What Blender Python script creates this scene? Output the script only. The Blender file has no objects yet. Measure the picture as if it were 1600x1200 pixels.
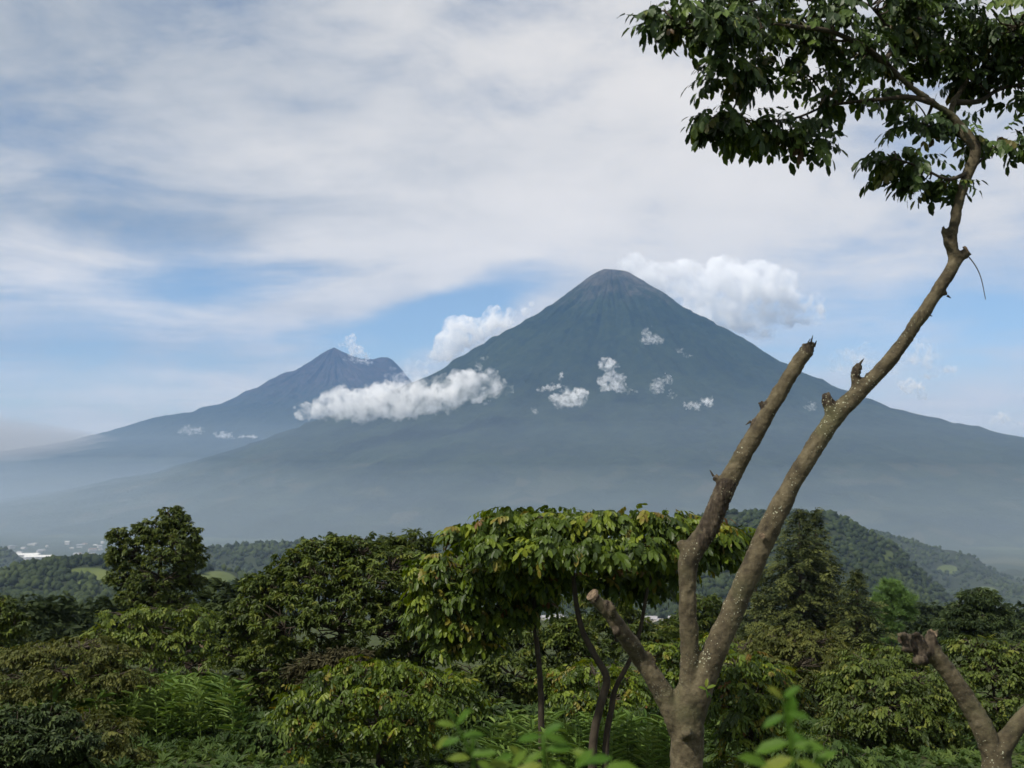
import bpy, math, random
import numpy as np
from mathutils import Vector, Matrix, noise as mnoise
R = math.radians
random.seed(7)
rng = np.random.default_rng(7)
scn = bpy.context.scene
col = scn.collection

# ------------------------------------------------------------------ camera
F = 1716.0                         # focal length in pixels of a 1600 x 1200 frame
PITCH = math.atan(100 / F)
cam_d = bpy.data.cameras.new('camera')
cam = bpy.data.objects.new('camera', cam_d); col.objects.link(cam)
cam_d.sensor_width = 36.0
cam_d.lens = 36.0 * F / 1600
cam_d.clip_start = 0.1; cam_d.clip_end = 200000
cam.location = (0, 0, 0)
cam.rotation_euler = (R(90) + PITCH, 0, 0)
cam_d.dof.use_dof = True
cam_d.dof.focus_distance = 14
cam_d.dof.aperture_fstop = 3.0
scn.camera = cam

# ------------------------------------------------------------------ light, sky, exposure
SUN_AZ, SUN_EL = R(-128), R(50)      # azimuth from +Y (view direction), clockwise; the sun is behind to the left
EXPOSURE = 0.25
sun_dir = Vector((math.sin(SUN_AZ) * math.cos(SUN_EL), math.cos(SUN_AZ) * math.cos(SUN_EL), math.sin(SUN_EL)))
sd = bpy.data.lights.new('sun', 'SUN'); sd.energy = 4.7; sd.angle = R(2.0); sd.color = (1.0, 0.94, 0.84)
so = bpy.data.objects.new('sun', sd); col.objects.link(so)
so.rotation_euler = (-sun_dir).to_track_quat('-Z', 'Y').to_euler()
scn.view_settings.view_transform = 'Standard'
scn.view_settings.look = 'None'
scn.view_settings.exposure = EXPOSURE
scn.view_settings.gamma = 1.0
scn.view_settings.use_curve_mapping = False
cy = scn.cycles
cy.max_bounces = 18; cy.diffuse_bounces = 3; cy.glossy_bounces = 2; cy.transmission_bounces = 4
cy.volume_bounces = 18; cy.transparent_max_bounces = 8
cy.sample_clamp_indirect = 6.0
cy.use_denoising = True
cy.use_adaptive_sampling = True; cy.adaptive_threshold = 0.015

class NB:
    """small helper round a node tree"""
    def __init__(s, nt): s.nt = nt; s.N = nt.nodes; s.L = nt.links
    def new(s, t, **kw):
        n = s.N.new(t)
        for k, v in kw.items(): setattr(n, k, v)
        return n
    def put(s, sock, v):
        if v is None: return
        if isinstance(v, bpy.types.NodeSocket): s.L.new(v, sock)
        else: sock.default_value = v
    def m(s, op, a, b=None, c=None, clamp=False):
        n = s.new('ShaderNodeMath', operation=op); n.use_clamp = clamp
        s.put(n.inputs[0], a); s.put(n.inputs[1], b); s.put(n.inputs[2], c)
        return n.outputs[0]
    def noise(s, vec, scale, detail=4, rough=0.5, dist=0.0):
        n = s.new('ShaderNodeTexNoise'); s.put(n.inputs['Vector'], vec)
        n.inputs['Scale'].default_value = scale; n.inputs['Detail'].default_value = detail
        n.inputs['Roughness'].default_value = rough; n.inputs['Distortion'].default_value = dist
        return n.outputs['Fac']
    def smooth(s, v, a, b, lo=0.0, hi=1.0):
        n = s.new('ShaderNodeMapRange'); n.interpolation_type = 'SMOOTHSTEP'
        s.put(n.inputs[0], v); s.put(n.inputs[1], a); s.put(n.inputs[2], b); s.put(n.inputs[3], lo); s.put(n.inputs[4], hi)
        return n.outputs[0]
    def mix(s, f, a, b):
        n = s.new('ShaderNodeMix', data_type='RGBA')
        s.put(n.inputs[0], f); s.put(n.inputs[6], a); s.put(n.inputs[7], b)
        return n.outputs[2]
    def ramp(s, f, stops):
        n = s.new('ShaderNodeValToRGB'); e = n.color_ramp.elements
        while len(e) < len(stops): e.new(0.5)
        for i, (p, c) in enumerate(stops):
            e[i].position = p; e[i].color = (*c, 1)
        s.put(n.inputs[0], f); return n.outputs[0]
    def comb(s, x, y, z):
        n = s.new('ShaderNodeCombineXYZ'); s.put(n.inputs[0], x); s.put(n.inputs[1], y); s.put(n.inputs[2], z)
        return n.outputs[0]
    def vscale(s, v, sx, sy, sz):
        n = s.new('ShaderNodeMapping'); s.put(n.inputs[0], v); n.inputs['Scale'].default_value = (sx, sy, sz)
        return n.outputs[0]

def rgba(c): return (c[0], c[1], c[2], 1)

def make_world():
    w = bpy.data.worlds.new('World'); scn.world = w; w.use_nodes = True
    w.cycles.sampling_method = 'MANUAL'; w.cycles.sample_map_resolution = 512
    nt = w.node_tree; nt.nodes.clear(); b = NB(nt)
    sky = b.new('ShaderNodeTexSky', sky_type='NISHITA')
    sky.sun_disc = False; sky.sun_elevation = SUN_EL; sky.sun_rotation = SUN_AZ
    sky.altitude = 1900; sky.air_density = 1.0; sky.dust_density = 1.6; sky.ozone_density = 1.4
    tc = b.new('ShaderNodeTexCoord')
    sep = b.new('ShaderNodeSeparateXYZ'); b.L.new(tc.outputs['Generated'], sep.inputs[0])
    X, Y, Z = sep.outputs
    az = b.m('MULTIPLY', b.m('ARCTAN2', X, Y), 10.0)             # ~ -4.4 .. 4.4 across the picture
    el = b.m('MULTIPLY', b.m('ARCSINE', Z), 10.0)                # 0 horizon .. 4 top of the picture
    # the cloud deck: a plane overhead, so that streaks flatten towards the horizon
    zz = b.m('ADD', b.m('MAXIMUM', Z, 0.0), 0.07)
    deck = b.comb(b.m('DIVIDE', X, zz), b.m('DIVIDE', Y, zz), 0.0)
    n2 = b.noise(b.vscale(deck, 0.28, 0.9, 1), 1.3, 3, 0.5, 0.7)
    vecae = b.comb(az, el, 0.0)
    n3 = b.noise(b.vscale(vecae, 0.75, 1.5, 1), 0.9, 6, 0.58, 0.25)  # billowing texture
    vecs = b.comb(b.m('MULTIPLY', az, 0.42), b.m('MULTIPLY', b.m('LOGARITHM', b.m('ADD', b.m('MAXIMUM', el, 0.0), 0.6), 2.718), 4.5), 0.0)
    n4 = b.noise(vecs, 1.0, 6, 0.6, 0.5)    # long thin streaks
    def blob(ca, ce, sa, se, rot=0.0):
        da = b.m('SUBTRACT', az, ca); de = b.m('SUBTRACT', el, ce)
        if rot:
            c, s = math.cos(rot), math.sin(rot)
            da, de = (b.m('ADD', b.m('MULTIPLY', da, c), b.m('MULTIPLY', de, s)),
                      b.m('SUBTRACT', b.m('MULTIPLY', de, c), b.m('MULTIPLY', da, s)))
        q = b.m('ADD', b.m('POWER', b.m('ABSOLUTE', b.m('DIVIDE', da, sa)), 2.0), b.m('POWER', b.m('ABSOLUTE', b.m('DIVIDE', de, se)), 2.0))
        return b.m('EXPONENT', b.m('MULTIPLY', q, -1.0))
    def wsum(terms, base):
        acc = base
        for k, t in terms: acc = b.m('MULTIPLY_ADD', t, k, acc)
        return acc
    # cover: 0 open blue .. 1 closed cloud
    cover = wsum([(0.95, b.m('SUBTRACT', n3, 0.5)), (0.95, b.m('SUBTRACT', n4, 0.5)),
                  (-0.44, blob(-2.6, 1.36, 1.7, 0.34, 0.04)),       # blue window over the small volcano
                  (-0.95, blob(-0.55, 1.22, 0.95, 0.26, 0.42)),     # blue wedge left of the summit
                  (-0.50, blob(3.6, 1.15, 1.5, 0.42, -0.05)),       # blue streaks to the right
                  (-0.22, blob(-3.6, 0.62, 1.8, 0.30)),
                  (0.55, blob(-1.5, 1.35, 1.15, 0.16, 0.20)),       # bright lobe reaching down to the left
                  (0.35, blob(0.2, 2.3, 2.2, 1.0))], 0.80)
    cov = b.smooth(cover, 0.25, 0.95)
    # brightness of the cloud: pale veil on the right, grey-blue sheets on the upper left
    lum = wsum([(0.70, b.m('SUBTRACT', n3, 0.5)), (0.40, b.m('SUBTRACT', n2, 0.5)), (0.45, b.m('SUBTRACT', n4, 0.5)),
                (-0.46, blob(-4.6, 3.6, 3.2, 1.5)), (-0.34, blob(-3.6, 1.95, 1.8, 0.20)), (1.3, b.m('MULTIPLY', b.m('SUBTRACT', n4, 0.52), blob(-3.2, 1.6, 2.6, 1.1))),
                (-0.25, blob(-4.2, 0.85, 1.6, 0.16)),
                (0.22, blob(-0.4, 1.7, 1.3, 0.35, 0.25)), (0.15, blob(1.5, 2.4, 2.4, 1.2))], 0.62)
    ccol = b.ramp(lum, [(0.0, (0.275, 0.315, 0.365)), (0.42, (0.52, 0.525, 0.535)), (0.72, (0.71, 0.68, 0.65)), (1.0, (0.80, 0.755, 0.71))])
    bg1 = b.new('ShaderNodeBackground'); b.L.new(sky.outputs[0], bg1.inputs[0]); bg1.inputs[1].default_value = 0.10
    bg2 = b.new('ShaderNodeBackground'); b.L.new(ccol, bg2.inputs[0]); bg2.inputs[1].default_value = 1.0
    mx = b.new('ShaderNodeMixShader'); b.L.new(cov, mx.inputs[0]); b.L.new(bg1.outputs[0], mx.inputs[1]); b.L.new(bg2.outputs[0], mx.inputs[2])
    out = b.new('ShaderNodeOutputWorld'); b.L.new(mx.outputs[0], out.inputs[0])
make_world()

# ------------------------------------------------------------------ geometry helpers
def P(px, py, Y):
    c, s = (px - 800) / F, -(py - 600) / F
    wy = math.cos(PITCH) - math.sin(PITCH) * s
    wz = math.sin(PITCH) + math.cos(PITCH) * s
    k = Y / wy
    return np.array((c * k, Y, wz * k))

def project(p):
    """world points (N,3) -> pixel x, y, depth"""
    fw = p[:, 1] * math.cos(PITCH) + p[:, 2] * math.sin(PITCH)
    up = -p[:, 1] * math.sin(PITCH) + p[:, 2] * math.cos(PITCH)
    return 800 + F * p[:, 0] / fw, 600 - F * up / fw, fw

GY = np.array([-60, 0, 60, 150, 400, 800, 1500, 2500, 4000, 7000, 12000, 30000, 90000], float)
GZ = np.array([-1.0, -1.9, -13.3, -29, -66, -130, -225, -320, -400, -520, -650, -760, -800], float)
def ground_z(x, y):
    x = np.asarray(x, float); y = np.asarray(y, float)
    d = np.sqrt(y * y + 0.15 * x * x) * np.where(y < 0, -1, 1)
    z = np.interp(d, GY, GZ)
    a = np.clip(np.abs(y) - 12, 0, 400) * 0.012
    z = z + a * (np.sin(x * 0.035 + 1.0) * np.sin(y * 0.028) + 0.4 * np.sin(x * 0.11 + y * 0.07))
    return z

def mesh_np(name, v, f, mat=None, attrs=None, smooth=False, domain='POINT'):
    me = bpy.data.meshes.new(name)
    v = np.asarray(v, np.float32); f = np.asarray(f, np.int32)
    n, k = f.shape
    me.vertices.add(len(v)); me.vertices.foreach_set('co', v.ravel())
    me.loops.add(n * k); me.loops.foreach_set('vertex_index', f.ravel())
    me.polygons.add(n); me.polygons.foreach_set('loop_start', np.arange(0, n * k, k, dtype=np.int32))
    try: me.polygons.foreach_set('loop_total', np.full(n, k, np.int32))
    except Exception: pass
    me.update(calc_edges=True)
    me.polygons.foreach_set('use_smooth', np.full(n, bool(smooth)))
    for an, av in (attrs or {}).items():
        at = me.attributes.new(an, 'FLOAT', domain); at.data.foreach_set('value', np.asarray(av, np.float32))
    if mat: me.materials.append(mat)
    return me

def link(name, me, parent=None, loc=None):
    o = bpy.data.objects.new(name, me); col.objects.link(o)
    if parent: o.parent = parent
    if loc is not None: o.location = [float(q) for q in loc]
    return o

def tag(o, label=None, cat=None, group=None, kind=None):
    if label: o['label'] = label
    if cat: o['category'] = cat
    if group: o['group'] = group
    if kind: o['kind'] = kind
    return o

class Acc:
    def __init__(s): s.v = []; s.f = []; s.a = []; s.n = 0
    def add(s, v, f, a=0.0):
        v = np.asarray(v, float); f = np.asarray(f, int)
        s.v.append(v); s.f.append(f + s.n); s.a.append(np.full(len(v), a) if np.isscalar(a) else np.asarray(a)); s.n += len(v)
    def inst(s, tv, tf, mats, locs, rnd):
        """many copies of a template: mats (K,3,3) columns are the axes"""
        K = len(locs)
        if not K: return
        v = np.einsum('kij,nj->kni', mats, tv) + locs[:, None, :]
        f = tf[None] + (np.arange(K) * len(tv))[:, None, None]
        s.v.append(v.reshape(-1, 3)); s.f.append(f.reshape(-1, tf.shape[1]) + s.n)
        s.a.append(np.repeat(rnd, len(tv))); s.n += K * len(tv)
    def mesh(s, name, mat, smooth=False, off=None):
        v = np.concatenate(s.v)
        if off is not None: v = v - off
        return mesh_np(name, v, np.concatenate(s.f), mat, {'rnd': np.concatenate(s.a)}, smooth)

def catmull(pts, per=6):
    p = np.asarray(pts, float)
    if len(p) < 3:
        t = np.linspace(0, 1, per + 1)[:, None]; return p[0] * (1 - t) + p[1] * t
    q = np.vstack([2 * p[0] - p[1], p, 2 * p[-1] - p[-2]])
    out = []
    for i in range(1, len(q) - 2):
        for t in np.linspace(0, 1, per, endpoint=False):
            a, b_, c, d = q[i - 1], q[i], q[i + 1], q[i + 2]
            out.append(0.5 * ((2 * b_) + (c - a) * t + (2 * a - 5 * b_ + 4 * c - d) * t * t + (-a + 3 * b_ - 3 * c + d) * t ** 3))
    out.append(p[-1])
    return np.array(out)

def tube(path, sides=8, lump=0.0, cap=True, seed=0):
    """path: (N,4) x,y,z,radius -> triangle mesh"""
    p = path[:, :3]; r = path[:, 3]; n = len(p)
    t = np.gradient(p, axis=0); t /= np.linalg.norm(t, axis=1)[:, None] + 1e-9
    ref = np.array((1.0, 0.2, 0.1)) if abs(t[0][0]) < 0.8 else np.array((0.1, 1.0, 0.2))
    u = np.cross(t[0], ref); u /= np.linalg.norm(u)
    vs = []
    g = np.random.default_rng(seed)
    ang = np.linspace(0, 2 * math.pi, sides, endpoint=False)
    lobes = g.uniform(-1, 1, (n, sides)) * lump
    for i in range(n):
        u = u - t[i] * np.dot(u, t[i]); u /= np.linalg.norm(u) + 1e-9
        w = np.cross(t[i], u)
        rr = r[i] * (1 + lobes[i])
        vs.append(p[i] + (np.cos(ang) * rr)[:, None] * u + (np.sin(ang) * rr)[:, None] * w)
    v = np.concatenate(vs)
    i = np.arange(n - 1)[:, None] * sides; j = np.arange(sides)[None]; k = (np.arange(sides) + 1)[None] % sides
    a, b_, c, d = (i + j), (i + k), (i + sides + k), (i + sides + j)
    f = np.concatenate([np.stack([a, b_, c], -1).reshape(-1, 3), np.stack([a, c, d], -1).reshape(-1, 3)])
    if cap:
        v = np.vstack([v, p[0], p[-1]]); m0, m1 = len(v) - 2, len(v) - 1
        e0 = np.stack([np.full(sides, m0), (np.arange(sides) + 1) % sides, np.arange(sides)], -1)
        base = (n - 1) * sides
        e1 = np.stack([np.full(sides, m1), base + np.arange(sides), base + (np.arange(sides) + 1) % sides], -1)
        f = np.concatenate([f, e0, e1])
    return v, f

def icosphere(sub):
    import bmesh
    bm = bmesh.new(); bmesh.ops.create_icosphere(bm, subdivisions=sub, radius=1)
    v = np.array([x.co[:] for x in bm.verts]); f = np.array([[q.index for q in x.verts] for x in bm.faces]); bm.free()
    return v, f
ICO1, ICO2 = icosphere(1), icosphere(2)

def remesh(v, f, voxel):
    me = mesh_np('tmp', v, f)
    o = bpy.data.objects.new('tmp', me); col.objects.link(o)
    m = o.modifiers.new('r', 'REMESH'); m.mode = 'VOXEL'; m.voxel_size = voxel; m.adaptivity = 0
    dg = bpy.context.evaluated_depsgraph_get()
    ev = bpy.data.meshes.new_from_object(o.evaluated_get(dg))
    bpy.data.objects.remove(o); bpy.data.meshes.remove(me)
    return ev

def verts_of(me):
    a = np.empty(len(me.vertices) * 3, np.float32); me.vertices.foreach_get('co', a); return a.reshape(-1, 3).astype(float)
def normals_of(me):
    a = np.empty(len(me.vertices) * 3, np.float32); me.vertex_normals.foreach_get('vector', a); return a.reshape(-1, 3).astype(float)

# ------------------------------------------------------------------ materials
MATS = {}
def new_mat(name):
    m = bpy.data.materials.new(name); m.use_nodes = True; m.node_tree.nodes.clear(); MATS[name] = m
    return m, NB(m.node_tree)

def leaf_mat(name, stops, rough=0.42, trans=0.30, spec=0.45):
    m, b = new_mat(name)
    at = b.new('ShaderNodeAttribute'); at.attribute_name = 'rnd'
    tc = b.new('ShaderNodeTexCoord')
    nz = b.noise(tc.outputs['Object'], 1.7, 3)
    f = b.m('ADD', at.outputs['Fac'], b.m('MULTIPLY', b.m('SUBTRACT', nz, 0.5), 0.25), clamp=True)
    c = b.ramp(f, [(p_, (0.92 * c_[0], 1.03 * c_[1], 0.92 * c_[2])) for p_, c_ in stops])
    pr = b.new('ShaderNodeBsdfPrincipled'); b.L.new(c, pr.inputs['Base Color'])
    pr.inputs['Roughness'].default_value = rough; pr.inputs['Specular IOR Level'].default_value = spec
    tr = b.new('ShaderNodeBsdfTranslucent')
    hs = b.new('ShaderNodeHueSaturation'); hs.inputs['Hue'].default_value = 0.485; hs.inputs['Saturation'].default_value = 1.15
    hs.inputs['Value'].default_value = 1.35; b.L.new(c, hs.inputs['Color']); b.L.new(hs.outputs[0], tr.inputs[0])
    mx = b.new('ShaderNodeMixShader'); mx.inputs[0].default_value = trans
    b.L.new(pr.outputs[0], mx.inputs[1]); b.L.new(tr.outputs[0], mx.inputs[2])
    o = b.new('ShaderNodeOutputMaterial'); b.L.new(mx.outputs[0], o.inputs[0])
    return m

leaf_mat('leaf_shade_tree', [(0.0, (0.022, 0.036, 0.008)), (0.45, (0.066, 0.094, 0.012)), (0.75, (0.145, 0.175, 0.018)), (0.90, (0.190, 0.190, 0.022)), (1.0, (0.130, 0.060, 0.020))], 0.45, 0.30, 0.22)
leaf_mat('leaf_hero', [(0.0, (0.016, 0.030, 0.010)), (0.5, (0.044, 0.068, 0.016)), (0.8, (0.090, 0.125, 0.024)), (0.92, (0.110, 0.120, 0.026)), (1.0, (0.085, 0.045, 0.020))], 0.45, 0.18, 0.25)  # darker than leaf_shade_tree: the crown's backlit shade is put into the colour
leaf_mat('leaf_olive', [(0.0, (0.026, 0.038, 0.010)), (0.5, (0.066, 0.085, 0.016)), (0.85, (0.120, 0.140, 0.026)), (1.0, (0.150, 0.145, 0.030))], 0.5, 0.28, 0.2)
leaf_mat('leaf_tall', [(0.0, (0.032, 0.044, 0.014)), (0.5, (0.076, 0.094, 0.022)), (1.0, (0.140, 0.150, 0.040))], 0.5, 0.28, 0.2)
leaf_mat('leaf_brown', [(0.0, (0.034, 0.038, 0.010)), (0.5, (0.078, 0.080, 0.020)), (1.0, (0.125, 0.115, 0.030))], 0.55, 0.25, 0.15)
leaf_mat('leaf_bright', [(0.0, (0.034, 0.052, 0.010)), (0.5, (0.090, 0.115, 0.018)), (1.0, (0.170, 0.185, 0.030))], 0.5, 0.3, 0.2)
leaf_mat('leaf_dry', [(0.0, (0.026, 0.022, 0.012)), (0.5, (0.062, 0.052, 0.028)), (1.0, (0.110, 0.090, 0.050))], 0.7, 0.2, 0.1)
leaf_mat('leaf_conifer', [(0.0, (0.013, 0.019, 0.008)), (0.5, (0.030, 0.038, 0.012)), (1.0, (0.105, 0.105, 0.030))], 0.65, 0.15, 0.15)  # last stop: lit look of the branch tips, put into the colour
leaf_mat('leaf_pine', [(0.0, (0.042, 0.070, 0.022)), (0.5, (0.095, 0.155, 0.042)), (1.0, (0.150, 0.220, 0.060))], 0.6, 0.2, 0.2)
leaf_mat('leaf_dark', [(0.0, (0.020, 0.030, 0.014)), (0.5, (0.042, 0.058, 0.022)), (1.0, (0.080, 0.098, 0.034))], 0.55, 0.2, 0.15)
leaf_mat('leaf_weed', [(0.0, (0.020, 0.034, 0.010)), (0.5, (0.050, 0.078, 0.020)), (1.0, (0.110, 0.140, 0.036))], 0.55, 0.3, 0.15)
leaf_mat('leaf_maize', [(0.0, (0.040, 0.070, 0.016)), (0.5, (0.090, 0.135, 0.032)), (1.0, (0.170, 0.215, 0.062))], 0.65, 0.3, 0.12)
leaf_mat('leaf_shoot', [(0.0, (0.040, 0.095, 0.012)), (0.5, (0.075, 0.130, 0.016)), (1.0, (0.170, 0.170, 0.028))], 0.55, 0.35, 0.15)
leaf_mat('leaf_wood', [(0.0, (0.014, 0.021, 0.010)), (0.5, (0.030, 0.040, 0.016)), (1.0, (0.056, 0.068, 0.024))], 0.7, 0.2, 0.1)

def simple_mat(name, c, rough=0.8, noise_amt=0.3, scale=3.0, c2=None):
    m, b = new_mat(name)
    tc = b.new('ShaderNodeTexCoord')
    n = b.noise(tc.outputs['Object'], scale, 6, 0.6)
    c2 = c2 or tuple(x * 0.5 for x in c)
    cc = b.mix(b.smooth(n, 0.5 - noise_amt, 0.5 + noise_amt), rgba(c2), rgba(c))
    pr = b.new('ShaderNodeBsdfPrincipled'); b.L.new(cc, pr.inputs['Base Color']); pr.inputs['Roughness'].default_value = rough
    pr.inputs['Specular IOR Level'].default_value = 0.25
    o = b.new('ShaderNodeOutputMaterial'); b.L.new(pr.outputs[0], o.inputs[0])
    return m
simple_mat('bark_dark', (0.058, 0.046, 0.032), 0.9, 0.25, 9)
simple_mat('bark_grey', (0.15, 0.13, 0.105), 0.9, 0.25, 8)
simple_mat('twig', (0.065, 0.053, 0.036), 0.85, 0.25, 14)
simple_mat('twig_dead', (0.20, 0.17, 0.14), 0.9, 0.2, 10)
simple_mat('cut_wood', (0.19, 0.140, 0.090), 0.9, 0.2, 30, (0.060, 0.042, 0.027))
simple_mat('cut_wood_rotten', (0.075, 0.054, 0.036), 0.95, 0.2, 60, (0.018, 0.013, 0.009))
simple_mat('yucca_trunk', (0.24, 0.16, 0.12), 0.9, 0.25, 6)
simple_mat('roof_white', (0.72, 0.70, 0.66), 0.6, 0.3, 0.05, (0.6, 0.58, 0.54))
simple_mat('roof_tin', (0.34, 0.34, 0.36), 0.5, 0.3, 0.3, (0.22, 0.21, 0.22))
simple_mat('roof_rust', (0.26, 0.17, 0.13), 0.7, 0.3, 0.3)
simple_mat('wall_pale', (0.46, 0.42, 0.37), 0.8, 0.3, 0.2, (0.36, 0.33, 0.30))

def bark_hero():
    m, b = new_mat('bark_hero')
    tc = b.new('ShaderNodeTexCoord'); ob = tc.outputs['Object']
    n1 = b.noise(ob, 5.0, 8, 0.62); n2 = b.noise(ob, 22.0, 6, 0.6); n3 = b.noise(b.vscale(ob, 30, 30, 6), 1.0, 5, 0.6)
    c = b.ramp(b.m('ADD', b.m('MULTIPLY', n1, 0.6), b.m('MULTIPLY', n2, 0.4)), [(0.34, (0.020, 0.016, 0.010)), (0.46, (0.058, 0.047, 0.027)), (0.55, (0.092, 0.076, 0.044)), (0.70, (0.145, 0.123, 0.076))])
    # greenish film of algae in broad patches
    c = b.mix(b.m('MULTIPLY', b.smooth(b.noise(ob, 2.3, 4), 0.50, 0.68), 0.45), c, (0.075, 0.080, 0.034, 1))
    c = b.mix(b.m('MULTIPLY', b.smooth(b.noise(ob, 9.0, 5, 0.7, 0.8), 0.58, 0.72), 0.75), c, (0.026, 0.020, 0.013, 1))
    c = b.mix(b.m('MULTIPLY', b.smooth(b.noise(b.vscale(ob, 5, 5, 55), 1.0, 4, 0.6), 0.58, 0.70), 0.45), c, (0.040, 0.031, 0.020, 1))
    wr = b.new('ShaderNodeAttribute'); wr.attribute_name = 'wear'
    wood = b.ramp(n3, [(0.34, (0.016, 0.011, 0.007)), (0.52, (0.044, 0.034, 0.022)), (0.72, (0.110, 0.088, 0.058))])
    c = b.mix(b.smooth(b.m('ADD', wr.outputs['Fac'], b.m('MULTIPLY', b.m('SUBTRACT', n1, 0.5), 0.7)), 0.42, 0.58), c, wood)
    # lichen specks
    vo = b.new('ShaderNodeTexVoronoi'); b.L.new(ob, vo.inputs['Vector']); vo.inputs['Scale'].default_value = 48; vo.inputs['Randomness'].default_value = 1
    sz = b.m('MULTIPLY', b.smooth(b.noise(ob, 4.5, 5, 0.65), 0.42, 0.66), 0.33)
    spot = b.smooth(b.m('ADD', vo.outputs['Distance'], b.m('MULTIPLY', b.m('SUBTRACT', b.noise(ob, 60.0, 3), 0.5), 0.9)), b.m('SUBTRACT', sz, 0.09), b.m('ADD', sz, 0.03), 1.0, 0.0)
    li = b.new('ShaderNodeAttribute'); li.attribute_name = 'lichen'
    c = b.mix(b.m('MULTIPLY', spot, li.outputs['Fac']), c, (0.33, 0.33, 0.23, 1))
    pr = b.new('ShaderNodeBsdfPrincipled'); b.L.new(c, pr.inputs['Base Color']); pr.inputs['Roughness'].default_value = 0.85
    pr.inputs['Specular IOR Level'].default_value = 0.25
    bp = b.new('ShaderNodeBump'); bp.inputs['Strength'].default_value = 1.0; bp.inputs['Distance'].default_value = 0.012
    b.L.new(b.m('ADD', b.m('ADD', n2, b.m('MULTIPLY', n3, 0.5)), b.m('MULTIPLY', spot, 0.2)), bp.inputs['Height']); b.L.new(bp.outputs[0], pr.inputs['Normal'])
    o = b.new('ShaderNodeOutputMaterial'); b.L.new(pr.outputs[0], o.inputs[0])
bark_hero()

def ground_mat():
    m, b = new_mat('ground')
    g = b.new('ShaderNodeNewGeometry'); p = g.outputs['Position']
    near = b.ramp(b.noise(p, 0.9, 8, 0.65), [(0.3, (0.030, 0.026, 0.014)), (0.5, (0.040, 0.052, 0.018)), (0.7, (0.070, 0.095, 0.030))])
    # far: fields and woods as a patchwork
    vo = b.new('ShaderNodeTexVoronoi'); b.L.new(b.vscale(p, 0.0035, 0.0017, 0.0), vo.inputs['Vector']); vo.inputs['Scale'].default_value = 1
    sp = b.new('ShaderNodeSeparateColor'); b.L.new(vo.outputs['Color'], sp.inputs[0])
    field = b.ramp(sp.outputs[0], [(0.0, (0.022, 0.031, 0.014)), (0.45, (0.031, 0.042, 0.017)), (0.7, (0.045, 0.056, 0.023)), (0.9, (0.062, 0.060, 0.038)), (1.0, (0.090, 0.082, 0.060))])
    wood = b.ramp(b.noise(p, 0.012, 8, 0.7), [(0.35, (0.014, 0.021, 0.010)), (0.65, (0.033, 0.042, 0.018))])
    far = b.mix(b.smooth(b.noise(p, 0.0011, 4), 0.46, 0.56), wood, field)
    ln = b.new('ShaderNodeVectorMath', operation='LENGTH'); b.L.new(p, ln.inputs[0])
    c = b.mix(b.smooth(ln.outputs['Value'], 120, 900), near, far)
    pr = b.new('ShaderNodeBsdfPrincipled'); b.L.new(c, pr.inputs['Base Color']); pr.inputs['Roughness'].default_value = 0.95
    pr.inputs['Specular IOR Level'].default_value = 0.1
    o = b.new('ShaderNodeOutputMaterial'); b.L.new(pr.outputs[0], o.inputs[0])
ground_mat()

def hill_mat():
    m, b = new_mat('hill')
    g = b.new('ShaderNodeNewGeometry'); p = g.outputs['Position']
    wood = b.ramp(b.noise(p, 0.03, 8, 0.7), [(0.3, (0.013, 0.019, 0.010)), (0.7, (0.032, 0.041, 0.019))])
    at = b.new('ShaderNodeAttribute'); at.attribute_name = 'field'
    fld = b.ramp(b.noise(b.vscale(p, 0.02, 0.004, 0.02), 1.0, 6, 0.6), [(0.35, (0.058, 0.078, 0.024)), (0.65, (0.092, 0.112, 0.036))])
    c = b.mix(b.smooth(at.outputs['Fac'], 0.35, 0.6), wood, fld)
    pr = b.new('ShaderNodeBsdfPrincipled'); b.L.new(c, pr.inputs['Base Color']); pr.inputs['Roughness'].default_value = 0.95
    pr.inputs['Specular IOR Level'].default_value = 0.1
    o = b.new('ShaderNodeOutputMaterial'); b.L.new(pr.outputs[0], o.inputs[0])
hill_mat()

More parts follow.
